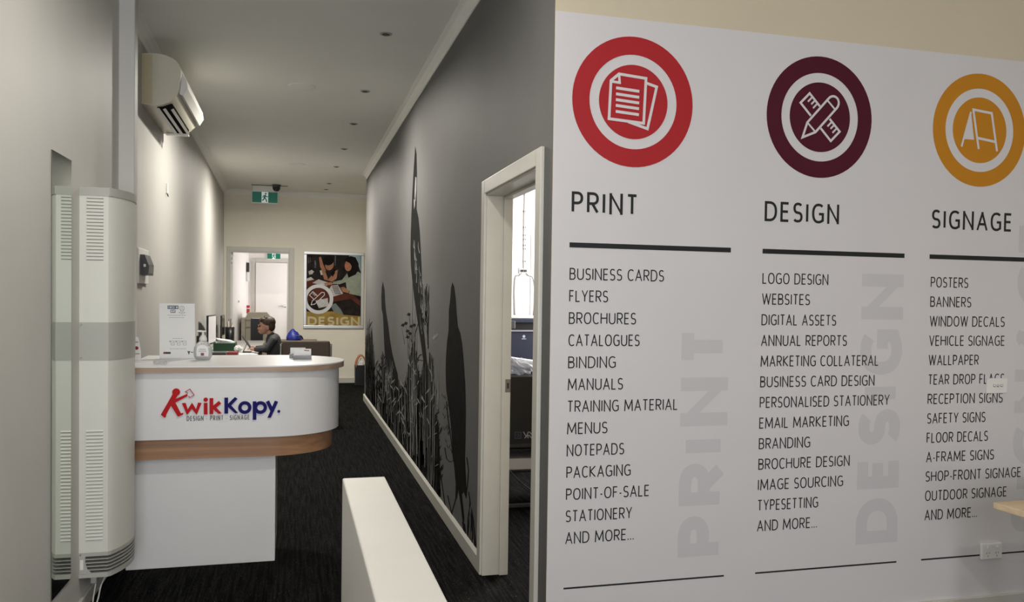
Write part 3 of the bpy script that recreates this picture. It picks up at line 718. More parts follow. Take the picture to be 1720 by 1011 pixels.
# loose papers
pp = onz(253, 604, WT)
b = NB()
for k in range(3):
    box(b, -.085, .085, -.055, .055, .0035*k, .0035*k+.003, M=Matrix.Translation((pp.x-.005*k, 4.965+.01*k, WT)) @ Matrix.Rotation(math.radians(-8+7*k), 4, 'Z'))
tag(obj('paper_stack', b, M_sheet), 'few loose white papers lying left of the check-in notice', 'papers')
# clear dish at the counter edge
dp = onz(273, 610, WT)
b = NB(); lathe(b, (dp.x, 4.80, WT), [(.032, 0), (.036, .004), (.038, .017), (.034, .019), (.031, .006)], 24); dish = obj('clear_dish', b, M_clear); tag(dish, 'small clear plastic dish near the front edge of the counter', 'dish')
# sanitiser bottle
sx, sy = ony(341, 600, 5.12).x, 5.12
sb = thing('sanitiser_bottle', (sx, sy, WT), 'clear pump bottle of hand sanitiser beside the check-in notice', 'bottle')
b = NB(); lathe(b, (sx, sy, WT), [(.034, 0), (.042, .004), (.050, .02), (.053, .045), (.050, .07), (.041, .090), (.026, .104), (.017, .110), (.017, .114)], 32, sy=.62); obj('bottle_body', b, M_clear, sb)
b = NB(); lathe(b, (sx, sy, WT), [(.030, .003), (.041, .008), (.048, .022), (.050, .045), (.047, .066), (.036, .078)], 32, sy=.6); obj('gel', b, mat('sanitiser_gel', (.74, .75, .75), .3, alpha=.85), sb)
b = NB(); lathe(b, (sx, sy, WT), [(.019, .110), (.022, .113), (.021, .128), (.013, .142), (.0075, .146), (.0075, .163)], 20); obj('pump_collar', b, M_white, sb)
b = NB(); box(b, sx-.014, sx+.018, sy-.010, sy+.010, WT+.163, WT+.171, .003); tube(b, [(sx-.010, sy, WT+.167), (sx-.030, sy-.003, WT+.168), (sx-.036, sy-.004, WT+.162)], [.006, .005, .004]); obj('pump_head', b, M_white, sb)
PLB = (Vector((sx, sy-.034, WT)), Vector((1, 0, 0)), Vector((0, 0, 1)), Vector((0, -1, 0)))
b = NB(); poly2(b, PLB, [(-.032, .022), (.032, .022), (.034, .05), (.030, .076), (.012, .088), (-.012, .088), (-.030, .076), (-.034, .05)], .0, .0006); lb = obj('bottle_label', b, M_sheet, sb)
b = NB(); poly2(b, PLB, [(-.009, .026), (.009, .026), (.009, .042), (-.009, .042)], .0008, .0004); obj('red_mark', b, M_red, lb)
b = NB()
for q_, hw in ((.064, .016), (.058, .020), (.050, .022)): stroke(b, PLB, [(-hw, q_), (hw, q_)], .0022, .0008, .0003)
obj('label_text', b, M_txt, lb)
# business cards
def cards(px_, py_, wpx, label):
    p = onz(px_, py_, WT); wd = wpx/1380*5.1
    t = thing('business_card_holder', (p.x, p.y, WT), label, 'card holder', 'business card holders')
    b = NB(); box(b, p.x-wd/2, p.x+wd/2, p.y-.004, p.y, WT, WT+.026, .001); box(b, p.x-wd/2, p.x+wd/2, p.y, p.y+.045, WT, WT+.005, .001); obj('tray', b, M_card, t)
    b = NB(); box(b, -wd/2+.006, wd/2-.003, 0, .016, .006, .064, M=Matrix.Translation((p.x, p.y+.006, WT)) @ Matrix.Rotation(math.radians(-14), 4, 'X')); cd = obj('card_pack', b, M_sheet, t)
    b = NB(); PLK = (Vector((p.x, p.y+.0065+.012, WT+.045)), Vector((1, 0, 0)), Vector((0, math.sin(math.radians(14)), math.cos(math.radians(14)))), Vector((0, -1, .24)))
    stroke(b, PLK, [(wd*.10, .008), (wd*.38, .006)], .005, .0014, .0003); obj('card_print', b, M_red, cd)
    return t
cards(500, 601, 27, 'rear grey business card holder on the counter, partly hidden by the front one')
cards(507.5, 603.5, 30, 'front grey business card holder on the rounded counter end')

# ================================================================== LEFT WALL: mirror, heater, aircon, small fittings
mi = thing('wall_mirror', (XL, 3.85, .2), 'tall narrow frameless mirror on the left wall beside the heater', 'mirror')
b = NB(); prism(b, [(XL+.0032, 3.7115, .2305), (XL+.0036, 3.7115, .2305), (XL+.0086, 3.9915, .2305), (XL+.0032, 3.9915, .2305)], (0, 0, 1.846)); obj('mirror_glass', b, M_mirror, mi)
b = NB(); box(b, XL, XL+.0031, 3.711, 3.992, .23, 2.077); obj('mirror_edge', b, mat('mirror_edge_dark', (.10, .11, .09), .3), mi)

YH0, YH1 = 4.17, 4.63
ht = thing('wall_heater', (XL, 4.4, .17), 'tall cream wall heater with curved front and louvres, left wall', 'heater')
def hprof(off=0, n=14):
    y0, y1 = YH0-off, YH1+off; ym = (y0+y1)/2
    pts = [(XL, y0)]
    xs, xb = -.819+off, -.765+off
    R = [(-.819+off-.012, y0)]
    for k in range(n+1):
        t = k/n; y = y0+.012+(y1-y0-.024)*t; u = (t-.5)*2; x = xs+(xb-xs)*(1-abs(u)**2.2)+.004*(1-abs(u))
        R.append((x, y))
    R.append((-.819+off-.012, y1))
    return pts+R+[(XL, y1)]
def hslab(name, z0, z1, m, off=0, b_=0):
    b = NB(); prism(b, [(x, y, z0) for x, y in hprof(off)], (0, 0, z1-z0)); return obj(name, b, m, ht, 'angle')
hslab('casing', .29, 1.947, M_heat)
tc_ = hslab('top_cap', 1.947, 1.985, M_heatg, .004)
hslab('grey_band', 1.186, 1.362, M_heatg, .0015)
def louvres(z0, z1, n, y0, y1):
    pass
def slots(zs, name):
    b = NB(); g = NB(); p_ = (zs[1]-zs[0])
    for z in zs:
        # a pressed louvre: sloping lip standing out over a dark slot
        x0, x1 = XL+.030, -.852
        prism(b, [(x0, YH0, z+p_*.30), (x0, YH0-.0045, z-p_*.08), (x0, YH0-.0045, z-p_*.18), (x0, YH0, z-p_*.02)], (x1-x0, 0, 0))
        box(g, x0, x1, YH0-.0008, YH0+.001, z-p_*.36, z-p_*.04)
    lo = obj(name, b, M_heat, ht); obj('louvre_slots', g, M_slot, lo)
slots([1.655+.0157*k for k in range(19)], 'louvre_panel')
slots([.352+.0163*k for k in range(32)], 'louvre_panel')
# outlet grille at the foot
b = NB(); P = hprof(.002)
prism(b, [(x, y, .272) for x, y in P], (0, 0, .018)); prism(b, [(x, y, .172) for x, y in P], (0, 0, .022))
box(b, XL, XL+.028, YH0-.004, YH0+.02, .19, .275, .002); box(b, XL, XL+.03, YH1-.02, YH1+.002, .19, .275)
prism(b, [(XL+.026, YH0-.003, .192), (XL+.055, YH0-.003, .192), (XL+.035, YH0-.003, .215), (XL+.027, YH0-.003, .245)], (0, .01, 0))
gr = obj('outlet_grille', b, M_heatg, ht)
for k in range(4):
    b = NB(); prism(b, [(x, y, .206+.0165*k) for x, y in P], (0, 0, .0035)); obj('grille_bar', b, M_heatg, gr)
b = NB(); prism(b, [(x-(.03 if x > XL else 0), y+(.02 if y < 4.4 else -.02), .195) for x, y in P], (0, 0, .076)); obj('outlet_cavity', b, mat('grille_cavity', (.09, .09, .08), .9, spec=.1), gr)
b = NB(); box(b, XL+.006, XL+.020, YH0-.0052, YH0-.004, .212, .258); obj('rating_plate', b, M_white, ht)
for zz in (1.966, 1.352, 1.197, .281):
    b = NB(); lathe(b, (0, 0, 0), [(.004, 0), (.003, .0025)], 10); bmesh.ops.rotate(b, verts=b.verts, matrix=Matrix.Rotation(math.radians(90), 3, 'X')); bmesh.ops.translate(b, verts=b.verts, vec=(XL+.008, YH0-.003, zz)); obj('screw', b, M_chrome, ht)
b = NB(); q0 = onx(183, 955, -.86); tube(b, smoothline([(-.86, 4.40, .19), (-.868, 4.37, .14), (-.885, 4.30, .09), (-.886, 4.24, .045), (-.895, 4.20, .012), (-.905, 4.22, .03), (-.912, 4.30, .08), (-.915, 4.36, .13), (-.915, 4.38, .19)], 6), .0036); obj('power_cord', b, M_white, ht)
b = NB(); box(b, -.932, -.905, 4.30, 4.55, .10, .185, .004); obj('mounting_bracket', b, M_heatg, ht)

# air conditioner
XA = xl(6.55); YA0, YA1 = 6.03, 7.12
ac = thing('air_conditioner', (XA, 6.55, 2.8), 'aged cream split air conditioner high on the left wall', 'air conditioner')
def apx(x, y): v = ony(x, y, YA0); return (v.x, v.z)
sd = [(235.5, 90), (258, 89), (276, 92), (290, 98), (291, 166), (284, 172), (272, 176), (258, 177), (235.5, 173)]
S = [apx(*p) for p in sd]; S[0] = (XA-.01, S[0][1]); S[-1] = (XA-.01, S[-1][1])
b = NB(); prism(b, [(x, YA0, z) for x, z in S], (0, YA1-YA0, 0)); obj('side_casing', b, M_acs, ac, 'angle')
b = NB(); xs_ = apx(256, 90)[0]; prism(b, [(XA, YA0-.002, S[0][1]-.001), (xs_, YA0-.002, S[0][1]-.001), (xs_, YA0-.002, S[-1][1]+.001), (XA, YA0-.002, S[-1][1]+.001)], (0, .012, 0)); obj('rear_side_strip', b, M_acy, ac, label='yellowed rear strip of the casing')
xf, zf0 = apx(290, 98); _, zf1 = apx(291, 166)
FP = [apx(290, 98), apx(298, 104), apx(303, 113), apx(304, 126), apx(301, 150), apx(297, 161), apx(291, 166)]
b = NB(); prism(b, [(x, YA0, z) for x, z in FP], (0, YA1-YA0, 0)); fp = obj('front_panel', b, M_acs, ac, 'angle')
bu = [apx(303.5, 118), apx(312, 132), apx(314, 146), apx(306, 158), apx(300, 155), apx(302, 138)]
b = NB(); prism(b, [(x, YA0+.05, z) for x, z in bu], (0, YA1-YA0-.05, 0)); obj('curved_fascia', b, M_acw, ac, 'angle')
zb = min(z for x, z in S)
b = NB(); box(b, apx(262, 170)[0], apx(288, 170)[0], YA0+.05, YA1-.12, zb-.002, zb+.03); ou = obj('air_outlet', b, M_void, ac)
for f_ in (.02, .45, .98):
    x = apx(262, 170)[0]*(1-f_)+apx(288, 170)[0]*f_
    b = NB(); box(b, -.010, .010, YA0+.06, YA1-.13, -.0015, .0015, M=Matrix.Translation((x, 0, zb-.006)) @ Matrix.Rotation(math.radians(-30), 4, 'Y')); obj('air_vane', b, M_acw, ou)
b = NB(); box(b, XA+.02, XA+.19, YA1-.10, YA1-.05, zb-.012, zb, .002); obj('sensor_bar', b, M_acw, ac)

# alarm panel and thermostat
xw = xl(6.0)
al = thing('alarm_panel', (xw, 6.05, 1.6), 'dark wall panel on a white plate behind the counter', 'wall panel')
b = NB(); box(b, xw-.006, xw+.012, 5.88, 6.26, 1.565, 1.80, .003); obj('backing_plate', b, M_white, al)
b = NB(); z0, z1 = 1.622, 1.758; prism(b, [(xw+.012, 5.92, z0), (xw+.060, 5.92, z0), (xw+.064, 5.92, 1.69), (xw+.040, 5.92, z1), (xw+.012, 5.92, z1)], (0, .22, 0)); hs = obj('panel_housing', b, M_dgrey, al)
b = NB(); prism(b, [(xw+.061, 5.935, z0+.012), (xw+.065, 5.935, 1.685), (xw+.0665, 5.935, 1.685), (xw+.0625, 5.935, z0+.012)], (0, .19, 0)); obj('keypad_face', b, mat('keypad_grey', (.16, .16, .16), .4), hs)
b = NB(); box(b, xw+.034, xw+.048, 5.9185, 5.92, 1.676, 1.694); obj('indicator_mark', b, M_sheet, hs)
xw = xl(7.3)
th = thing('wall_sensor', (xw, 7.3, 2.35), 'small white sensor on the left wall below the air conditioner', 'sensor')
b = NB(); box(b, xw-.005, xw+.016, 7.26, 7.30, 2.32, 2.405, .004); obj('sensor_body', b, M_white, th)
b = NB(); tube(b, [(xw+.012, 7.28, 2.32), (xw+.014, 7.285, 2.305), (xw+.014, 7.30, 2.302)], .005); obj('sensor_tip', b, M_dgrey, th)

# ================================================================== CEILING FITTINGS
def downlight(loc, label, energy):
    t = thing('round_downlight', loc, label, 'ceiling light', 'round downlights')
    x, y, z = loc
    b = NB(); lathe(b, (x, y, z-.006), [(.104, 0), (.112, 0), (.113, .004), (.113, .006), (.104, .006)], 40); obj('trim_ring', b, M_white, t)
    b = NB(); lathe(b, (x, y, z-.005), [(.104, 0), (.104, .004)], 40); obj('diffuser', b, mat('led_diffuser', (1, .98, .93), .5, emit=9), t)
    l = area('downlight_lamp', (x, y, z-.012), .19, energy, (1, .95, .86), (0, 0, 0), spread=171); l.parent = t; l.location = (0, 0, -.012)
    return t
downlight((.055, 7.146, CZ), 'lit round white downlight over the reception counter aisle, nearer the camera', 58)
downlight((.032, 11.39, CZ), 'lit round white downlight nearer the exit sign', 85)
downlight((.07, 2.9, CZ), 'lit round white downlight guessed above the low half wall, out of view', 20)  # unseen light, added by carrying the corridor row towards the shop
downlight((.08, -1.3, CZ), 'lit round white downlight guessed just inside the shop window, out of view', 40)  # another unseen light, guessed at the row's spacing
spots = [(.58, 5.55), (.575, 7.14), (.576, 8.52), (.568, 10.0), (.547, 11.41), (.523, 13.13), (.506, 13.88)]
names = ['nearest', 'second nearest', 'third nearest', 'middle', 'third furthest', 'second furthest', 'furthest']
s0 = thing('recessed_spotlight', (*spots[0], CZ), 'nearest small unlit recessed spotlight in the ceiling row by the mural', 'spotlight', 'recessed spotlights beside the mural')
b = NB(); lathe(b, (*spots[0], CZ-.004), [(.030, -.002), (.042, 0), (.043, .004), (.030, .004)], 24); obj('bezel', b, mat('brushed_metal', (.45, .45, .43), .35, .7), s0)
b = NB(); lathe(b, (*spots[0], CZ-.010), [(.020, 0), (.029, .005), (.029, .009)], 20); obj('spot_lens', b, M_dgrey, s0)
for (x, y), nm in zip(spots[1:], names[1:]): dup(s0, (x, y, CZ), f'{nm} small unlit recessed spotlight in the ceiling row by the mural')

def exit_sign(name, x0, x1, z0, z1, y, label, hang):
    t = thing(name, ((x0+x1)/2, y, z0), label, 'exit sign')
    pl = (Vector((0, y-.015, 0)), Vector((1, 0, 0)), Vector((0, 0, 1)), Vector((0, -1, 0)))
    b = NB(); box(b, x0-.008, x1+.008, y-.014, y+.014, z0-.012, z1+.012, .003); obj('sign_body', b, M_white, t)
    b = NB(); poly2(b, pl, [(x0, z0), (x1, z0), (x1, z1), (x0, z1)], .0, .001); f = obj('sign_face', b, M_exitg, t)
    w_ = x1-x0; h_ = z1-z0; cx = (x0+x1)/2
    b = NB(); poly2(b, pl, [(cx-w_*.13, z0), (cx+w_*.13, z0), (cx+w_*.13, z1), (cx-w_*.13, z1)], .0016, .0004); obj('doorway_panel', b, M_exitw, f)
    b = NB(); s = h_
    disc(b, pl, cx+.08*s, z0+.84*s, .085*s, .0024, .0004, n=16)
    for pts, t_ in (([(.04, .72), (-.04, .45)], .17), ([(-.02, .45), (.12, .28), (.16, .06)], .10), ([(-.05, .45), (-.12, .26), (-.26, .20)], .10), ([(.02, .68), (-.16, .62), (-.20, .46)], .07), ([(.06, .68), (.16, .54), (.28, .60)], .07)):
        stroke(b, pl, [(cx+u*s, z0+v*s) for u, v in pts], t_*s, .0024, .0004)
    obj('running_figure', b, M_exitg, f)
    if hang:
        b = NB(); box(b, x0+.01, x1-.01, y-.02, y+.02, z1+.012, hang, .003); obj('mounting_box', b, M_white, t)
    return t
exit_sign('exit_sign', -.652, -.262, 2.985, 3.155, 13.85, 'green exit sign hanging from the corridor ceiling', CZ)
e0, e1 = ony(449, 434.5, 16.46), ony(471, 424.5, 16.46)
exit_sign('exit_sign', e0.x, e1.x, e0.z, e1.z, 16.478, 'green exit sign over the white door in the rear room', None)
sc_ = thing('security_camera', (-.275, 13.6, CZ), 'black dome security camera on the ceiling beside the exit sign', 'camera')
b = NB(); lathe(b, (-.275, 13.6, CZ), [(.02, -.105), (.042, -.095), (.055, -.07), (.06, -.04)], 24); obj('dome', b, M_black, sc_)
b = NB(); lathe(b, (-.275, 13.6, CZ), [(.060, -.045), (.063, -.03), (.066, 0)], 24); obj('camera_base', b, M_dgrey, sc_)
b = NB(); tube(b, [(-.66, 13.7, CZ-.006), (-.4, 13.69, CZ-.006), (-.1, 13.68, CZ-.006)], .005, 6); tag(obj('surface_cable', b, M_dgrey), 'thin dark cable along the ceiling by the security camera', 'cable')

# ================================================================== FRAMED POSTER
YP2 = YF-.028
ps = thing('framed_poster', (.667, YF, .93), 'silver framed design poster of two women at a table', 'poster')
pq = lambda x, y: (lambda v: (v.x, v.z))(ony(500+x/6.74, 410+y/6.74, YP2))
PLP = (Vector((0, YP2, 0)), Vector((1, 0, 0)), Vector((0, 0, 1)), Vector((0, -1, 0)))
px0, px1, pz0, pz1 = .215, 1.128, .995, 2.204
fw = .052
b = NB()
box(b, px0-fw, px1+fw, YF-.035, YF-.001, pz1, pz1+fw, .006); box(b, px0-fw, px1+fw, YF-.035, YF-.001, pz0-fw, pz0, .006)
box(b, px0-fw, px0, YF-.035, YF-.001, pz0, pz1, .006); box(b, px1, px1+fw, YF-.035, YF-.001, pz0, pz1, .006); obj('frame', b, M_silver, ps)
b = NB(); box(b, px0, px1, YP2, YF-.001, pz0, pz1); pr = obj('print_sheet', b, mat('poster_dark_room', (.020, .015, .013), .7, spec=.12, noise=.6, nscale=9), ps)
def cl(x, y):
    u, v = pq(x, y); return (min(max(u, px0+.001), px1-.001), min(max(v, pz0+.001), pz1-.001))
def pp_(name, m, polys, d):
    b = NB()
    for k_, P in enumerate(polys): poly2(b, PLP, [cl(*p) for p in P], d+.00004*k_, .0003)
    return obj(name, b, m, pr)
def ell(cx, cy, rx, ry, a=0, n=20):
    a = math.radians(a); return [(cx+rx*math.cos(t)*math.cos(a)-ry*math.sin(t)*math.sin(a), cy+rx*math.cos(t)*math.sin(a)+ry*math.sin(t)*math.cos(a)) for t in [2*math.pi*k/n for k in range(n)]]
P_skin = mat('poster_skin', (.36, .17, .10), .7, spec=.12, noise=.25, nscale=10); P_hair = mat('poster_hair', (.007, .005, .005), .7, spec=.12, noise=.3, nscale=12)
P_sage = mat('poster_sage', (.30, .33, .26), .7, spec=.12, noise=.2, nscale=8); P_table = mat('poster_table', (.10, .028, .018), .7, spec=.12, noise=.3, nscale=6)
P_white = mat('poster_paper', (.50, .48, .46), .7, spec=.12, noise=.2, nscale=14); P_gold = mat('poster_gold', (.33, .22, .055), .7, spec=.12, noise=.25, nscale=6)
P_blue = mat('poster_window', (.30, .42, .46), .7, spec=.12, noise=.2, nscale=4); P_ring = mat('poster_ring', (.60, .60, .60), .3)
pp_('poster_window', P_blue, [[(590, 115), (716, 115), (716, 320), (690, 250), (640, 170), (580, 140)]], .0002)
pp_('poster_table', P_table, [[(100, 420), (200, 400), (420, 440), (520, 560), (620, 570), (706, 640), (706, 700), (600, 620), (420, 650), (330, 640), (100, 640)]], .0004)
pp_('poster_papers', P_white, [[(165, 440), (235, 398), (360, 440), (330, 470)], [(380, 470), (455, 462), (515, 560), (400, 595), (350, 520)], [(102, 390), (150, 372), (185, 400), (102, 420)], [(200, 640), (340, 610), (350, 700), (240, 725)]], .0008)
pp_('poster_table_edge', mat('poster_slate', (.17, .20, .19), .7, spec=.12, noise=.2, nscale=8), [[(370, 690), (430, 670), (490, 740), (520, 800), (420, 790)]], .0008)
pp_('poster_woman', P_skin, [ell(360, 235, 48, 62, 15), [(240, 150), (262, 140), (290, 230), (320, 300), (300, 330), (255, 260)], [(265, 280), (300, 270), (345, 400), (430, 300), (455, 290), (440, 390), (390, 425), (300, 400)], [(300, 440), (380, 430), (402, 445), (390, 460), (310, 465)]], .0012)
pp_('poster_woman_hair', P_hair, [ell(345, 185, 62, 55), [(395, 300), (430, 270), (420, 330), (395, 370), (370, 330)]], .0016)
pp_('poster_blouse', P_sage, [[(600, 330), (660, 300), (716, 330), (716, 590), (580, 560), (590, 530), (555, 510), (545, 430), (470, 455), (400, 450), (400, 425), (500, 405), (560, 330)]], .0012)
pp_('poster_sitter', P_skin, [ell(575, 240, 42, 66, 8), [(480, 490), (520, 482), (585, 530), (575, 555), (510, 540)]], .0016)
pp_('poster_sitter_hair', P_hair, [[(520, 200), (545, 155), (600, 135), (655, 150), (690, 220), (685, 300), (655, 345), (575, 380), (560, 330), (600, 300), (612, 250), (590, 215), (540, 190)]], .0020)
pp_('poster_glasses', mat('poster_orange', (.45, .10, .04), .3), [[(530, 235), (575, 215), (592, 245), (565, 270), (540, 262)]], .0024)
pp_('poster_shelf', mat('poster_bottles', (.10, .11, .12), .7, spec=.12, noise=.5, nscale=30), [[(188, 185), (205, 185), (212, 235), (205, 270), (190, 268)], [(120, 150), (128, 150), (128, 215), (120, 215)], [(420, 130), (432, 130), (430, 240), (420, 240)], [(140, 150), (146, 150), (146, 205), (140, 205)]], .0004)
pp_('poster_paper_grid', mat('poster_ink', (.07, .05, .05), .7, spec=.12), [[(392+c*17+r*7, 478+r*19), (404+c*17+r*7, 476+r*19), (407+c*17+r*7, 488+r*19), (395+c*17+r*7, 490+r*19)] for r in range(5) for c in range(4)], .0011)
pp_('poster_desk_object', P_white, [[(120, 310), (160, 290), (185, 310), (165, 340), (130, 345)], [(250, 300), (285, 290), (295, 345), (262, 350)]], .0006)
pp_('gold_band', P_gold, [[(92, 760), (170, 770), (390, 760), (520, 800), (712, 815), (712, 935), (92, 935)]], .0012)
b = NB(); g0, g1 = pq(103, 922), pq(700, 826); text(b, PLP, 'DESIGN', g0[0]+.012, g0[1]+.003, g1[1]-g0[1], .22, g1[0]-g0[0]-.005, wscale=1.7, gap=.2, d=.0018, thick=.0004); obj('poster_title', b, mat('poster_cream', (.52, .44, .24), .3), pr)
b = NB(); c_ = pq(235, 622); 
for k in range(48):
    a0_, a1_ = 2*math.pi*k/48, 2*math.pi*(k+1)/48
    ptsx = [(235+q*math.cos(a), 622+q*1.0*math.sin(a)) for q, a in ((168, a0_), (168, a1_), (128, a1_), (128, a0_))]
    poly2(b, PLP, [cl(*p) for p in ptsx], .0026, .0004)
obj('poster_ring', b, P_ring, pr)
b = NB()
def prt(pts, a, cl_=True):
    a = math.radians(a); return [pq(222+x*math.cos(a)-y*math.sin(a), 622+x*math.sin(a)+y*math.cos(a)) for x, y in pts]
stroke(b, PLP, prt([(-95, 0), (-60, -22), (90, -22), (108, 0), (90, 22), (-60, 22)], -43), .012, .0030, .0004, True)
for s_ in (1, -1): 
    stroke(b, PLP, prt([(26*s_, -28), (95*s_, -28), (95*s_, 28), (26*s_, 28)], 43), .012, .0030, .0004)
    for t_ in (45, 60, 76): stroke(b, PLP, prt([(t_*s_, -28), (t_*s_, -4)], 43), .009, .0030, .0004)
obj('poster_icon', b, P_ring, pr)

# ================================================================== DESK AREA
ds_ = thing('office_desk', (-.75, 11, 0), 'long grey office desk along the left wall behind the counter', 'desk')
DT = .76
b = NB(); prism(b, [(xl(8.2)+.006, 8.2, DT-.028), (-.44, 8.2, DT-.028), (-.44, 13.95, DT-.028), (xl(13.95)+.006, 13.95, DT-.028)], (0, 0, .028)); obj('desk_top', b, M_desk, ds_)
for yy in (8.3, 10.1, 11.9, 13.8):
    b = NB(); box(b, -1.0, -.48, yy-.015, yy+.015, 0, DT-.028); obj('desk_leg', b, M_desk, ds_)

def monitor(x, y, rz, wd, hg, zc, label, screen):
    t = thing('computer_monitor', (x, y, DT), label, 'monitor', 'monitors on the office desk')
    Mx = Matrix.Translation((x, y, DT)) @ Matrix.Rotation(math.radians(rz), 4, 'Z')
    b = NB(); box(b, -.014, .010, -wd/2, wd/2, zc-hg/2, zc+hg/2, .004, M=Mx); obj('monitor_housing', b, M_black, t)
    b = NB(); box(b, .0102, .0112, -wd/2+.014, wd/2-.014, zc-hg/2+.018, zc+hg/2-.014, M=Mx); obj('screen', b, screen, t)
    b = NB(); box(b, -.034, -.012, -.03, .03, .01, zc, .004, M=Mx); obj('stand_neck', b, M_black, t)
    b = NB(); box(b, -.036, .15, -.12, .12, 0, .012, .004, M=Mx); obj('stand_base', b, M_dgrey, t)
    return t
M_scr = mat('lit_screen', (.55, .53, .52), .2, emit=.35); M_scrd = mat('dark_screen', (.01, .01, .012), .12)
v = ony(336, 560, 9.0); monitor(v.x, 9.0, 7, .46, .28, .31, 'dark computer monitor nearest the check-in notice', M_scrd)
v = ony(355, 560, 10.85); monitor(v.x, 10.85, -4, .56, .36, .30, 'computer monitor with a lit pale screen behind the sanitiser bottle', M_scr)
v = ony(373.5, 550, 12.95); monitor(v.x+.005, 12.95, 0, .5, .30, .28, 'dark computer monitor just in front of the black pen tub', M_scrd)
# pen cup
v = ony(386, 568, 13.3); cx_, cy_ = v.x, 13.3
cup = thing('pen_tub', (cx_, cy_, DT), 'black pen tub full of pens near the far doorway', 'pen tub')
b = NB(); lathe(b, (cx_, cy_, DT), [(.062, 0), (.065, .004), (.072, .24), (.066, .24), (.058, .01)], 24); obj('cup', b, M_black, cup)
for k in range(6):
    a = k*1.05; b = NB(); tube(b, [(cx_+.02*math.cos(a), cy_+.02*math.sin(a), DT+.012), (cx_+.034*math.cos(a), cy_+.034*math.sin(a), DT+.31+.025*(k % 3))], .006, 6); tag(obj('pen', b, [mat('gold_pen', (.6, .48, .25), .3, .6), M_white, M_dgrey][k % 3]), 'pen standing in the black tub on the office desk', 'pen', 'pens in the black tub')
# green tray, red folder, papers
v0, v1 = ony(356, 585, 11.35), ony(396, 572, 11.35)
gb = thing('green_box', ((v0.x+v1.x)/2, 11.45, DT), 'green document box holding white papers on the desk', 'box')
b = NB(); box(b, v0.x+.02, v1.x, 11.3, 11.6, DT, DT+.105, .004); obj('box_body', b, M_green, gb)
b = NB(); box(b, v0.x+.03, v1.x-.02, 11.32, 11.58, DT+.105, DT+.112)
box(b, -.10, .10, -.12, .12, 0, .012, M=Matrix.Translation((v0.x+.15, 11.45, DT+.13)) @ Matrix.Rotation(math.radians(9), 4, 'Y') @ Matrix.Rotation(.3, 4, 'Z')); obj('paper_sheets', b, M_sheet, gb)
v = ony(391, 590, 10.3)
b = NB(); box(b, v.x-.06, v.x+.06, 10.2, 10.42, DT, DT+.06, .01); tag(obj('red_pouch', b, M_red), 'red pouch on the desk in front of the green box', 'pouch')
v = ony(400, 580, 11.2)
b = NB(); bmesh.ops.create_icosphere(b, subdivisions=3, radius=.055)
for q in b.verts: q.co *= random.uniform(.75, 1.1); q.co.z *= .75; q.co += Vector((v.x, 11.2, DT+.043))
tag(obj('crumpled_paper', b, M_sheet), 'crumpled white paper ball on the desk right of the green box', 'paper')
b = NB(); box(b, -.13, .13, -.18, .18, 0, .006, M=Matrix.Translation((-.575, 10.72, DT)) @ Matrix.Rotation(.2, 4, 'Z')); box(b, -.11, .11, -.16, .16, .006, .010, M=Matrix.Translation((-.58, 10.74, DT)) @ Matrix.Rotation(-.15, 4, 'Z')); tag(obj('paper_stack', b, M_sheet), 'white papers under the tablet in front of the boy', 'papers')
v = ony(372, 588, 10.4)
b = NB(); box(b, v.x-.10, v.x+.06, 10.25, 10.5, DT, DT+.05, .012); kp = obj('desk_phone', b, M_black); tag(kp, 'black desk phone between the monitors and the red pouch', 'phone')
# tablet in a folding case
TY = 10.95
tb_ = thing('tablet', (-.52, TY, DT), 'dark tablet propped in a folding case before the boy', 'tablet')
ta, tb2, tc2, tdd = ony(407, 564, TY), ony(424, 583, TY), ony(408, 587, TY), ony(424, 588, TY)
zb_ = DT+.0105
def sl(name, a, c, wd, th, m):
    b = NB(); a, c = Vector(a), Vector(c); n = Vector((-(c.z-a.z), 0, c.x-a.x)).normalized()*th
    prism(b, [a+Vector((0, -wd/2, 0)), c+Vector((0, -wd/2, 0)), c+Vector((0, -wd/2, 0))+n, a+Vector((0, -wd/2, 0))+n], (0, wd, 0)); return obj(name, b, m, tb_)
sl('tablet_screen', (ta.x, TY, ta.z), (tb2.x-.012, TY, zb_+.03), .22, .009, M_black)
sl('case_flap', (ta.x+.065, TY, ta.z-.075), (tc2.x, TY, zb_+.002), .24, .005, M_dgrey)
sl('case_base', (tc2.x, TY, zb_), (tdd.x-.01, TY, zb_), .22, .006, M_dgrey)

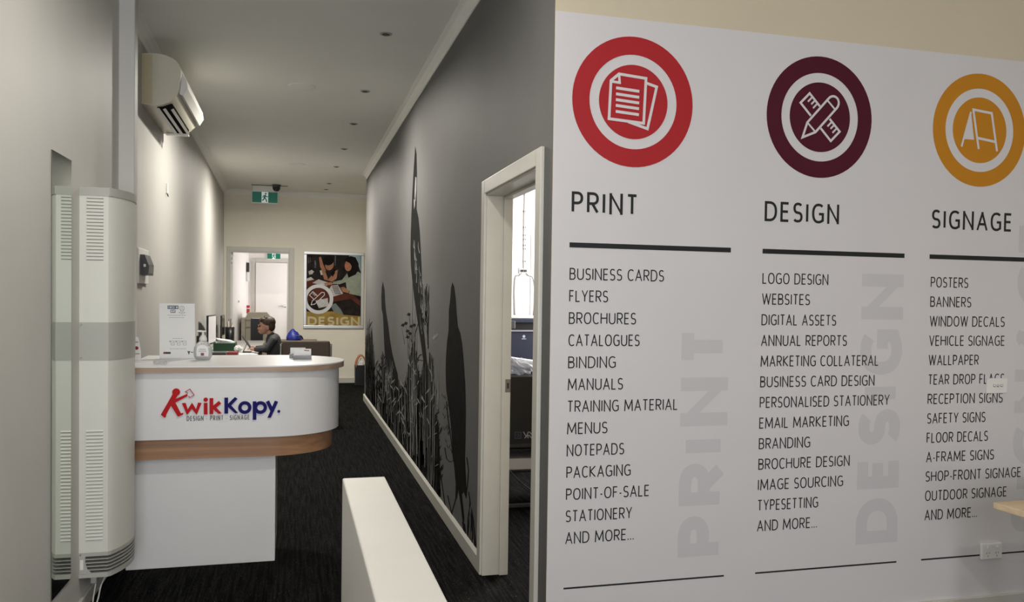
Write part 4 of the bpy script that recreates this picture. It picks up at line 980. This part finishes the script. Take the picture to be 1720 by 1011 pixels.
# ---- boy standing at the desk
BY = 10.95
def metasurf(caps, balls, voxel, name, m, parent, smooth_it=2):
    b = bmesh.new()
    def cap(p, q, r1, r2, n=14, k=10):
        p, q = Vector(p), Vector(q); path = []; rr = []
        d = (q-p); L = d.length or 1e-6; d = d/L
        for i in range(5): a = math.pi/2*(i/4); path.append(p-d*r1*math.cos(a)); rr.append(max(r1*math.sin(a), r1*.05))
        for i in range(1, k): t = i/k; path.append(p+d*L*t); rr.append(r1+(r2-r1)*t)
        for i in range(5): a = math.pi/2*(i/4); path.append(q+d*r2*math.sin(a)); rr.append(max(r2*math.cos(a), r2*.05))
        tube(b, path, rr, n)
    for c in caps: cap(*c)
    for (c, rx, ry, rz, ang) in balls:
        t = bmesh.new(); bmesh.ops.create_uvsphere(t, u_segments=20, v_segments=14, radius=1)
        bmesh.ops.transform(t, verts=t.verts, matrix=Matrix.Translation(c) @ Matrix.Rotation(math.radians(ang), 4, 'Y') @ Matrix.Diagonal((rx, ry, rz, 1)))
        merge(b, t)
    bmesh.ops.recalc_face_normals(b, faces=b.faces)
    me = bpy.data.meshes.new('tmp'); b.to_mesh(me); b.free()
    o = bpy.data.objects.new('tmp', me); C.collection.objects.link(o)
    md_ = o.modifiers.new('r', 'REMESH'); md_.mode = 'VOXEL'; md_.voxel_size = voxel
    sm = o.modifiers.new('s', 'SMOOTH'); sm.iterations = smooth_it; sm.factor = .5
    dg = bpy.context.evaluated_depsgraph_get(); me2 = bpy.data.meshes.new_from_object(o.evaluated_get(dg))
    bpy.data.objects.remove(o); bpy.data.meshes.remove(me)
    b = bmesh.new(); b.from_mesh(me2); bpy.data.meshes.remove(me2)
    return obj(name, b, m, parent, True)
boy = thing('boy', (-.22, BY, 0), 'brown haired boy in a charcoal jumper leaning over a tablet', 'person')
V = lambda x, dy, z: Vector((x, BY+dy, z))
HC = V(-.335, 0, 1.105)           # head centre, tilted towards the tablet
caps = [(V(-.205, 0, .62), V(-.225, 0, .80), .095, .095), (V(-.225, 0, .80), V(-.245, 0, .93), .095, .085),
        (V(-.25, -.09, .935), V(-.25, .09, .935), .05, .05), (V(-.255, 0, .95), V(-.305, 0, 1.04), .042, .040)]
hands = []
for s in (-1, 1):
    sh_, el, wr = V(-.25, s*.125, .925), V(-.325, s*.185, .815), V(-.470, s*.158, .815)
    caps += [(sh_, el, .040, .033), (el, wr, .032, .022)]
    pm = wr+Vector((-.032, -s*.008, .004)); caps.append((wr, pm, .020, .021))
    caps.append((pm+Vector((0, -.014, 0)), pm+Vector((0, .014, 0)), .014, .014))
    for k, (dy, ln_) in enumerate(((-.020, .030), (-.007, .038), (.007, .036), (.019, .028))):
        a_ = pm+Vector((-.010, dy, .002)); m_ = a_+Vector((-ln_*.6, 0, .004)); e_ = m_+Vector((-ln_*.45, 0, -.010)); caps += [(a_, m_, .0068, .0062), (m_, e_, .0062, .0052)]
    a_ = wr+Vector((-.018, -s*.018, .010)); caps += [(a_, a_+Vector((-.022, -s*.012, .010)), .008, .0065)]
    hp_, kn, an = V(-.20, s*.06, .60), V(-.215, s*.065, .33), V(-.195, s*.07, .06)
    caps += [(hp_, kn, .066, .045), (kn, an, .044, .028), (an+Vector((.01, 0, -.025)), an+Vector((-.10, 0, -.035)), .026, .02)]
TI = -18
hd_balls = [(HC+Vector((.012, 0, .018)), .092, .076, .088, TI), (HC+Vector((-.030, 0, -.040)), .062, .058, .066, TI), (HC+Vector((-.050, 0, -.082)), .030, .034, .024, TI)]
caps += [(HC+Vector((-.088, 0, -.014)), HC+Vector((-.100, 0, -.040)), .007, .009)]      # nose
caps += [(HC+Vector((-.092, -.014, -.070)), HC+Vector((-.092, .014, -.070)), .008, .008), (HC+Vector((-.084, -.013, -.081)), HC+Vector((-.084, .013, -.081)), .008, .008)]   # lips
caps += [(HC+Vector((-.083, -.04, .012)), HC+Vector((-.092, 0, .010)), .010, .010), (HC+Vector((-.083, .04, .012)), HC+Vector((-.092, 0, .010)), .010, .010)]  # brow
for s in (-1, 1): hd_balls.append((HC+Vector((.022, s*.078, -.022)), .019, .008, .028, -12))   # ears
body = metasurf(caps, hd_balls, .0045, 'body', M_skin, boy, 2)
for s in (-1, 1):
    b = NB(); bmesh.ops.create_uvsphere(b, u_segments=12, v_segments=8, radius=.010); bmesh.ops.translate(b, verts=b.verts, vec=HC+Vector((-.078, s*.030, -.006))); obj('eye', b, mat('eye_dark', (.03, .02, .015), .2), boy, True)
hair_b = [(HC+Vector((.024, 0, .042)), .096, .083, .082, TI), (HC+Vector((.055, 0, .005)), .058, .076, .075, TI), (HC+Vector((-.036, 0, .082)), .050, .062, .030, TI+10)]
hair_c = []
for k in range(26):
    a = random.uniform(0, 6.28); t = random.uniform(.15, 1.2)
    p = HC+Vector((.018+.085*math.cos(a)*math.sin(t), .076*math.sin(a)*math.sin(t), .036+.078*math.cos(t))); q = p+Vector((random.uniform(-.03, .02), random.uniform(-.02, .02), random.uniform(-.012, .012)))
    hair_c.append((p, q, .012, .007))
for y in (-.05, -.03, -.01, .01, .03, .05): hair_c.append((HC+Vector((-.045, y, .088)), HC+Vector((-.082, y*.9, .058)), .012, .008))
metasurf(hair_c, hair_b, .005, 'hair', M_hair, boy, 2)
jc = [(V(-.20, 0, .60), V(-.225, 0, .80), .108, .106), (V(-.225, 0, .80), V(-.245, 0, .925), .106, .094), (V(-.25, -.09, .935), V(-.25, .09, .935), .060, .060), (V(-.258, 0, .955), V(-.275, 0, .985), .056, .049)]
for s in (-1, 1):
    sh_, el, wr = V(-.25, s*.125, .925), V(-.325, s*.185, .815), V(-.470, s*.158, .815); jc += [(sh_, el, .050, .043), (el, el+(wr-el)*.88, .041, .029)]
jm = metasurf(jc, [], .006, 'jumper', M_jump, boy, 3)
b = NB(); 
for dz, hw in ((0, .018), (.012, .022)): box(b, -.30-hw, -.30+hw, BY-.2005, BY-.199, .862+dz, .870+dz)
bmesh.ops.translate(b, verts=b.verts, vec=(0, .005, 0))
obj('sleeve_print', b, mat('sleeve_print_grey', (.35, .33, .32), .7), jm)
tcs = [(V(-.20, -.05, .56), V(-.20, .05, .56), .085, .085)]
for s in (-1, 1):
    hp_, kn, an = V(-.20, s*.06, .60), V(-.215, s*.065, .33), V(-.195, s*.07, .09); tcs += [(hp_, kn, .076, .056), (kn, an, .054, .042)]
metasurf(tcs, [], .008, 'trousers', M_trous, boy, 3)

# ---- visitor chair, side table, blue bag
ch = thing('visitor_chair', (.15, 10.2, 0), 'brown upholstered visitor chair with its back to the counter', 'chair')
b = NB(); box(b, -.125, .425, 9.97, 10.03, .60, .966, .025, seg=4); obj('backrest', b, M_brown, ch)
b = NB(); box(b, -.11, .41, 10.04, 10.52, .40, .475, .02, seg=3); obj('seat', b, M_brown, ch)
for x in (-.135, .437):
    b = NB(); tube(b, smoothline([(x, 10.0, .93), (x, 10.0, .70), (x, 9.99, .05), (x, 10.02, .012), (x, 10.45, .012), (x, 10.5, .05), (x, 10.5, .60), (x, 10.45, .655), (x, 10.02, .66)], 5), .011); obj('chrome_frame', b, M_chrome, ch)
b = NB(); box(b, -.135, .437, 10.05, 10.07, .385, .40); box(b, -.135, .437, 10.46, 10.48, .385, .40); obj('seat_rail', b, M_chrome, ch)
sd_ = thing('side_table', (.0, 12.7, 0), 'low brown table behind the visitor chair', 'table')
zs_ = ony(470, 572.5, 12.5).z
b = NB(); box(b, -.26, .35, 12.5, 13.0, zs_-.03, zs_, .003); obj('tabletop', b, mat('brown_laminate', (.13, .09, .065), .5), sd_)
for x in (-.22, .31):
    for y in (12.55, 12.95): b = NB(); box(b, x-.02, x+.02, y-.02, y+.02, 0, zs_-.03); obj('leg', b, M_chrome, sd_)
bc0, bc1 = ony(480, 571, 12.6), ony(508.5, 553, 12.6)
b = NB(); bmesh.ops.create_icosphere(b, subdivisions=4, radius=1)
cxb, wb, hb_ = (bc0.x+bc1.x)/2, (bc1.x-bc0.x)/2, bc1.z-zs_
for q in b.verts:
    x, y, z = q.co; zz = (z+.55)/1.55; zz = max(zz, 0)
    sx_ = 1-.62*zz; x2 = x*sx_*1.05-.22*zz*(1)
    n_ = .07*math.sin(9*x+5*z)*math.cos(7*y+3*x)+.05*math.sin(15*z+8*y)
    q.co = Vector((cxb+wb*(x2+n_*.6), 12.72+.11*y*(1-.5*zz)+.01*n_, zs_+hb_*zz*(1+n_*.4)))
bb = obj('blue_bag', b, M_blue, None, True); tag(bb, 'crumpled blue bag lying on the low brown table', 'bag')
b = NB(); tube(b, smoothline([(cxb+wb*.2, 12.60, zs_+.06), (cxb+wb*.75, 12.60, zs_+.07), (cxb+wb*1.02, 12.63, zs_+.02)], 5), .012, 6); obj('bag_strap', b, M_navy, bb)

# ---- tote bag by the mural end
tg = thing('tote_bag', (1.10, 14.15, 0), 'black tote bag with tan handles on the floor at the end of the mural', 'bag')
b = NB(); prism(b, [(1.02, 14.05, 0), (1.20, 14.05, 0), (1.215, 14.05, .335), (1.012, 14.05, .335)], (0, .16, 0)); obj('bag_body', b, M_black, tg)
for y in (14.06, 14.2):
    b = NB(); tube(b, smoothline([(1.03, y, .30), (1.04, y, .40), (1.085, y, .485), (1.12, y, .50), (1.16, y, .47), (1.195, y, .40), (1.20, y, .30)], 5), .013, 6); obj('handle', b, M_orange, tg)
b = NB(); box(b, 1.06, 1.15, 14.09, 14.17, .30, .40, .01); box(b, 1.10, 1.14, 14.10, 14.16, .38, .45, .01); obj('bag_contents', b, M_sheet, tg)

# ---- rear room contents
cp = thing('beige_photocopier', (-.62, 15.4, 0), 'beige photocopier standing in the rear room doorway', 'photocopier')
b = NB(); box(b, -.885, -.33, 15.15, 15.75, 0, 1.09, .01); obj('cabinet', b, M_beige, cp)
b = NB(); prism(b, [(-.80, 15.12, 1.06), (-.36, 15.12, 1.06), (-.36, 15.12, 1.085), (-.45, 15.12, 1.19), (-.77, 15.12, 1.19), (-.81, 15.12, 1.10)], (0, .55, 0)); obj('document_lid', b, M_beige, cp)
b = NB(); box(b, -.72, -.515, 15.11, 15.155, .55, 1.085, .004); obj('front_door', b, M_black, cp, label='black front panel')
b = NB(); box(b, -.70, -.53, 15.10, 15.115, 1.083, 1.093); obj('paper_strip', b, M_sheet, cp)
b = NB(); box(b, -.80, -.73, 15.14, 15.152, .92, .935); box(b, -.815, -.805, 15.14, 15.152, .4, 1.06); obj('tray_seam', b, mat('beige_shadow_line', (.18, .16, .12), .5), cp)
xe = -.83-(16.5-16.3)*.0795
fe = thing('fire_blanket_case', (xe, 16.3, 1.2), 'small red fire blanket case on the rear room wall above the photocopier', 'fire blanket')
b = NB(); box(b, xe-.004, xe+.045, 16.22, 16.38, 1.15, 1.30, .004); obj('case', b, mat('safety_red', (.40, .02, .015), .4), fe)
b = NB(); box(b, xe-.004, xe+.047, 16.215, 16.385, 1.235, 1.25); obj('pale_band', b, M_sheet, fe)
wl = thing('wall_document_holder', (-.87, 16.2, 1.7), 'black and white document holder on the bright rear room wall', 'holder')
xe = -.83-(16.5-16.2)*.0795
b = NB(); box(b, xe, xe+.045, 16.12, 16.30, 1.93, 2.10, .003); obj('black_box', b, M_black, wl)
b = NB(); box(b, xe, xe+.045, 16.12, 16.30, 1.75, 1.925, .003); obj('white_sheet', b, M_sheet, wl)
b = NB(); box(b, -.928, -.916, 15.16, 15.22, 1.36, 1.40, .002); tag(obj('light_switch', b, M_white), 'light switch on the bright wall just inside the far doorway', 'light switch')

# ---- print room contents
pcp = thing('navy_printer', (2.3, 7.55, 0), 'large dark navy office printer against the print room wall', 'printer')
x0_, x1_ = ony(858, 560, 7.2).x-.12, ony(858, 560, 7.2).x+.75
zt_ = ony(880, 535, 7.2).z
b = NB(); box(b, x0_, x1_, 7.2, 7.85, 0, zt_-.11, .006); obj('printer_cabinet', b, M_navy, pcp)
b = NB(); box(b, x0_, x1_, 7.22, 7.85, zt_-.04, zt_, .006); obj('scanner_unit', b, M_navy, pcp)
b = NB(); box(b, x0_+.02, x1_-.25, 7.26, 7.8, zt_-.11, zt_-.04); obj('output_bay', b, M_black, pcp)
b = NB(); box(b, x0_+.03, x0_+.16, 7.19, 7.25, zt_-.095, zt_-.02, .006); obj('control_panel', b, M_dgrey, pcp)
b = NB(); box(b, x0_, x1_, 7.185, 7.2, zt_-.118, zt_-.104); obj('pale_ledge', b, mat('printer_grey', (.25, .25, .28), .4), pcp)
b = NB(); c_ = ony(880, 565, 7.199); PLQ = (Vector((0, 7.199, 0)), Vector((1, 0, 0)), Vector((0, 0, 1)), Vector((0, -1, 0))); disc(b, PLQ, c_.x, c_.z, .013, .0, .001, n=18); stroke(b, PLQ, [(c_.x-.02, c_.z-.022), (c_.x+.022, c_.z-.022)], .006, 0, .001); obj('emblem', b, mat('emblem_grey', (.45, .47, .55), .4), pcp)
b = NB(); box(b, x0_+.05, x1_-.1, 7.3, 7.7, zt_, zt_+.02, .006); obj('scanner_lid', b, M_white, pcp)
YB = 8.198
PLW = (Vector((0, YB, 0)), Vector((1, 0, 0)), Vector((0, 0, 1)), Vector((0, -1, 0)))
cb = thing('wall_cable_run', (2.3, YB, 1.8), 'white conduit and cables running down the print room wall', 'cable')
w2 = lambda x, y: ony(x, y, YB-.008)
b = NB(); tube(b, smoothline([w2(881.5, 300), w2(882, 330), w2(881, 360), w2(880.5, 400), w2(880, 452)], 4), .006, 8); cr = obj('conduit', b, M_white, cb)
for y in (325, 355, 382, 395, 402, 412, 418, 439):
    b = NB(); p = w2(881, y); box(b, p.x-.012, p.x+.012, p.y-.004, p.y+.008, p.z-.006, p.z+.006); obj('cable_clip', b, M_dgrey, cr)
b = NB(); p = w2(879.5, 455); box(b, p.x-.05, p.x+.05, p.y-.002, p.y+.008, p.z-.03, p.z+.03, .003); so = obj('wall_socket', b, M_white, cb)
for dx in (-.018, .018): b = NB(); box(b, p.x+dx-.011, p.x+dx+.011, p.y-.03, p.y-.002, p.z-.012, p.z+.012, .003); obj('plug', b, M_black if dx < 0 else M_dgrey, so)
for pts in ([(876, 458), (872, 463), (866, 465), (864, 490), (865, 530)], [(883, 458), (888, 463), (895, 467), (898, 490), (896, 530)]):
    b = NB(); tube(b, smoothline([w2(*q) for q in pts], 6), .0045, 6); obj('power_lead', b, mat('grey_lead', (.30, .29, .30), .5), cb)
b = NB(); p0_, p1_ = ony(890, 533, YB), ony(890, 384, YB); box(b, p0_.x, p0_.x+.8, YB-.006, YB+.001, .02, p1_.z, .002); hd_ = obj('door_4', b, M_roomw); hd_['kind'] = 'structure'

# equipment trolley just inside the doorway
tx = ony(878, 700, 5.65).x
tr = thing('equipment_trolley', (tx, 5.8, 0), 'low black trolley under the black desktop printer in the print room', 'trolley')
for x in (tx-.25, tx+.45):
    for y in (5.62, 6.05): b = NB(); box(b, x-.012, x+.012, y-.012, y+.012, 0, .43); obj('trolley_post', b, M_black, tr)
b = NB(); box(b, tx-.265, tx+.465, 5.60, 6.07, .415, .43, .002); obj('shelf', b, M_black, tr)
b = NB(); box(b, tx-.265, tx+.465, 5.60, 6.07, .265, .28, .002); obj('shelf', b, M_black, tr)
b = NB(); box(b, tx-.265, tx+.465, 5.60, 5.62, .015, .04, .002); obj('stretcher', b, mat('dull_steel', (.12, .12, .13), .4, .6), tr)
b = NB(); box(b, tx-.12, tx+.3, 5.62, 5.95, .281, .36, .004); tag(obj('paper_ream', b, M_sheet), 'white paper ream on the lower trolley shelf in the print room', 'paper')
zp = ony(875, 632, 5.62).z
dp_ = thing('black_desktop_printer', (tx, 5.8, .43), 'black boxy desktop printer on the trolley inside the doorway', 'printer')
b = NB(); box(b, tx-.25, tx+.4, 5.62, 6.03, .431, zp, .008); obj('printer_body', b, mat('printer_black', (.018, .018, .02), .4), dp_)
b = NB(); box(b, tx-.25, tx+.4, 5.612, 5.622, .445, .465, .001); obj('tray_lip', b, M_dgrey, dp_)
c_ = ony(870, 731, 5.618); PLZ = (Vector((0, 5.619, 0)), Vector((1, 0, 0)), Vector((0, 0, 1)), Vector((0, -1, 0)))
b = NB(); stroke(b, PLZ, [(c_.x-.022, c_.z-.022), (c_.x+.022, c_.z-.022), (c_.x+.022, c_.z+.022), (c_.x-.022, c_.z+.022)], .006, 0, .001, True); disc(b, PLZ, c_.x, c_.z, .012, 0, .001, .007, 16); ms = obj('printed_mark', b, mat('mark_blue', (.08, .10, .18), .4), dp_)
b = NB()
for a_, c2_ in (((.040, .024), (.062, -.012)), ((.062, -.012), (.078, .024)), ((.050, -.022), (.070, -.005)), ((.075, -.024), (.075, .0)), ((.082, .0), (.10, -.022)), ((.085, .022), (.10, .005))): stroke(b, PLZ, [(c_.x+a_[0], c_.z+a_[1]), (c_.x+c2_[0], c_.z+c2_[1])], .007, 0, .001)
obj('printed_stripes', b, mat('mark_white', (.5, .5, .52), .4), dp_)
b = NB(); box(b, -.15, .22, -.10, .10, 0, .06, .004, M=Matrix.Translation((tx+.11, 5.92, zp+.035)) @ Matrix.Rotation(math.radians(8), 4, 'Y')); tag(obj('white_box', b, M_sheet), 'white flat box on top of the black desktop printer', 'box')
b = NB(); bmesh.ops.create_icosphere(b, subdivisions=4, radius=1)
for q in b.verts:
    x, y, z = q.co; n_ = .16*math.sin(7*x+4*z)*math.cos(6*y+2)+.10*math.sin(13*z+9*x)+random.uniform(-.05, .05)
    q.co = Vector((tx-.01+.10*x*(1+n_), 5.72+.09*y*(1+n_), zp+.002+max(0, .055+.055*z*(1+n_)+.09*max(0, -x-.25)*(1 if z > 0 else 0))))
pbg = obj('plastic_bag', b, M_film, None, True); tag(pbg, 'crumpled clear plastic bag on the black desktop printer', 'bag')
b = NB(); tube(b, smoothline([(tx-.2, 5.60, .40), (tx-.05, 5.57, .22), (tx+.12, 5.58, .10), (tx+.3, 5.60, .06)], 6), .005, 6); tag(obj('loose_cable', b, M_dgrey), 'grey cable hanging across the front of the trolley', 'cable')
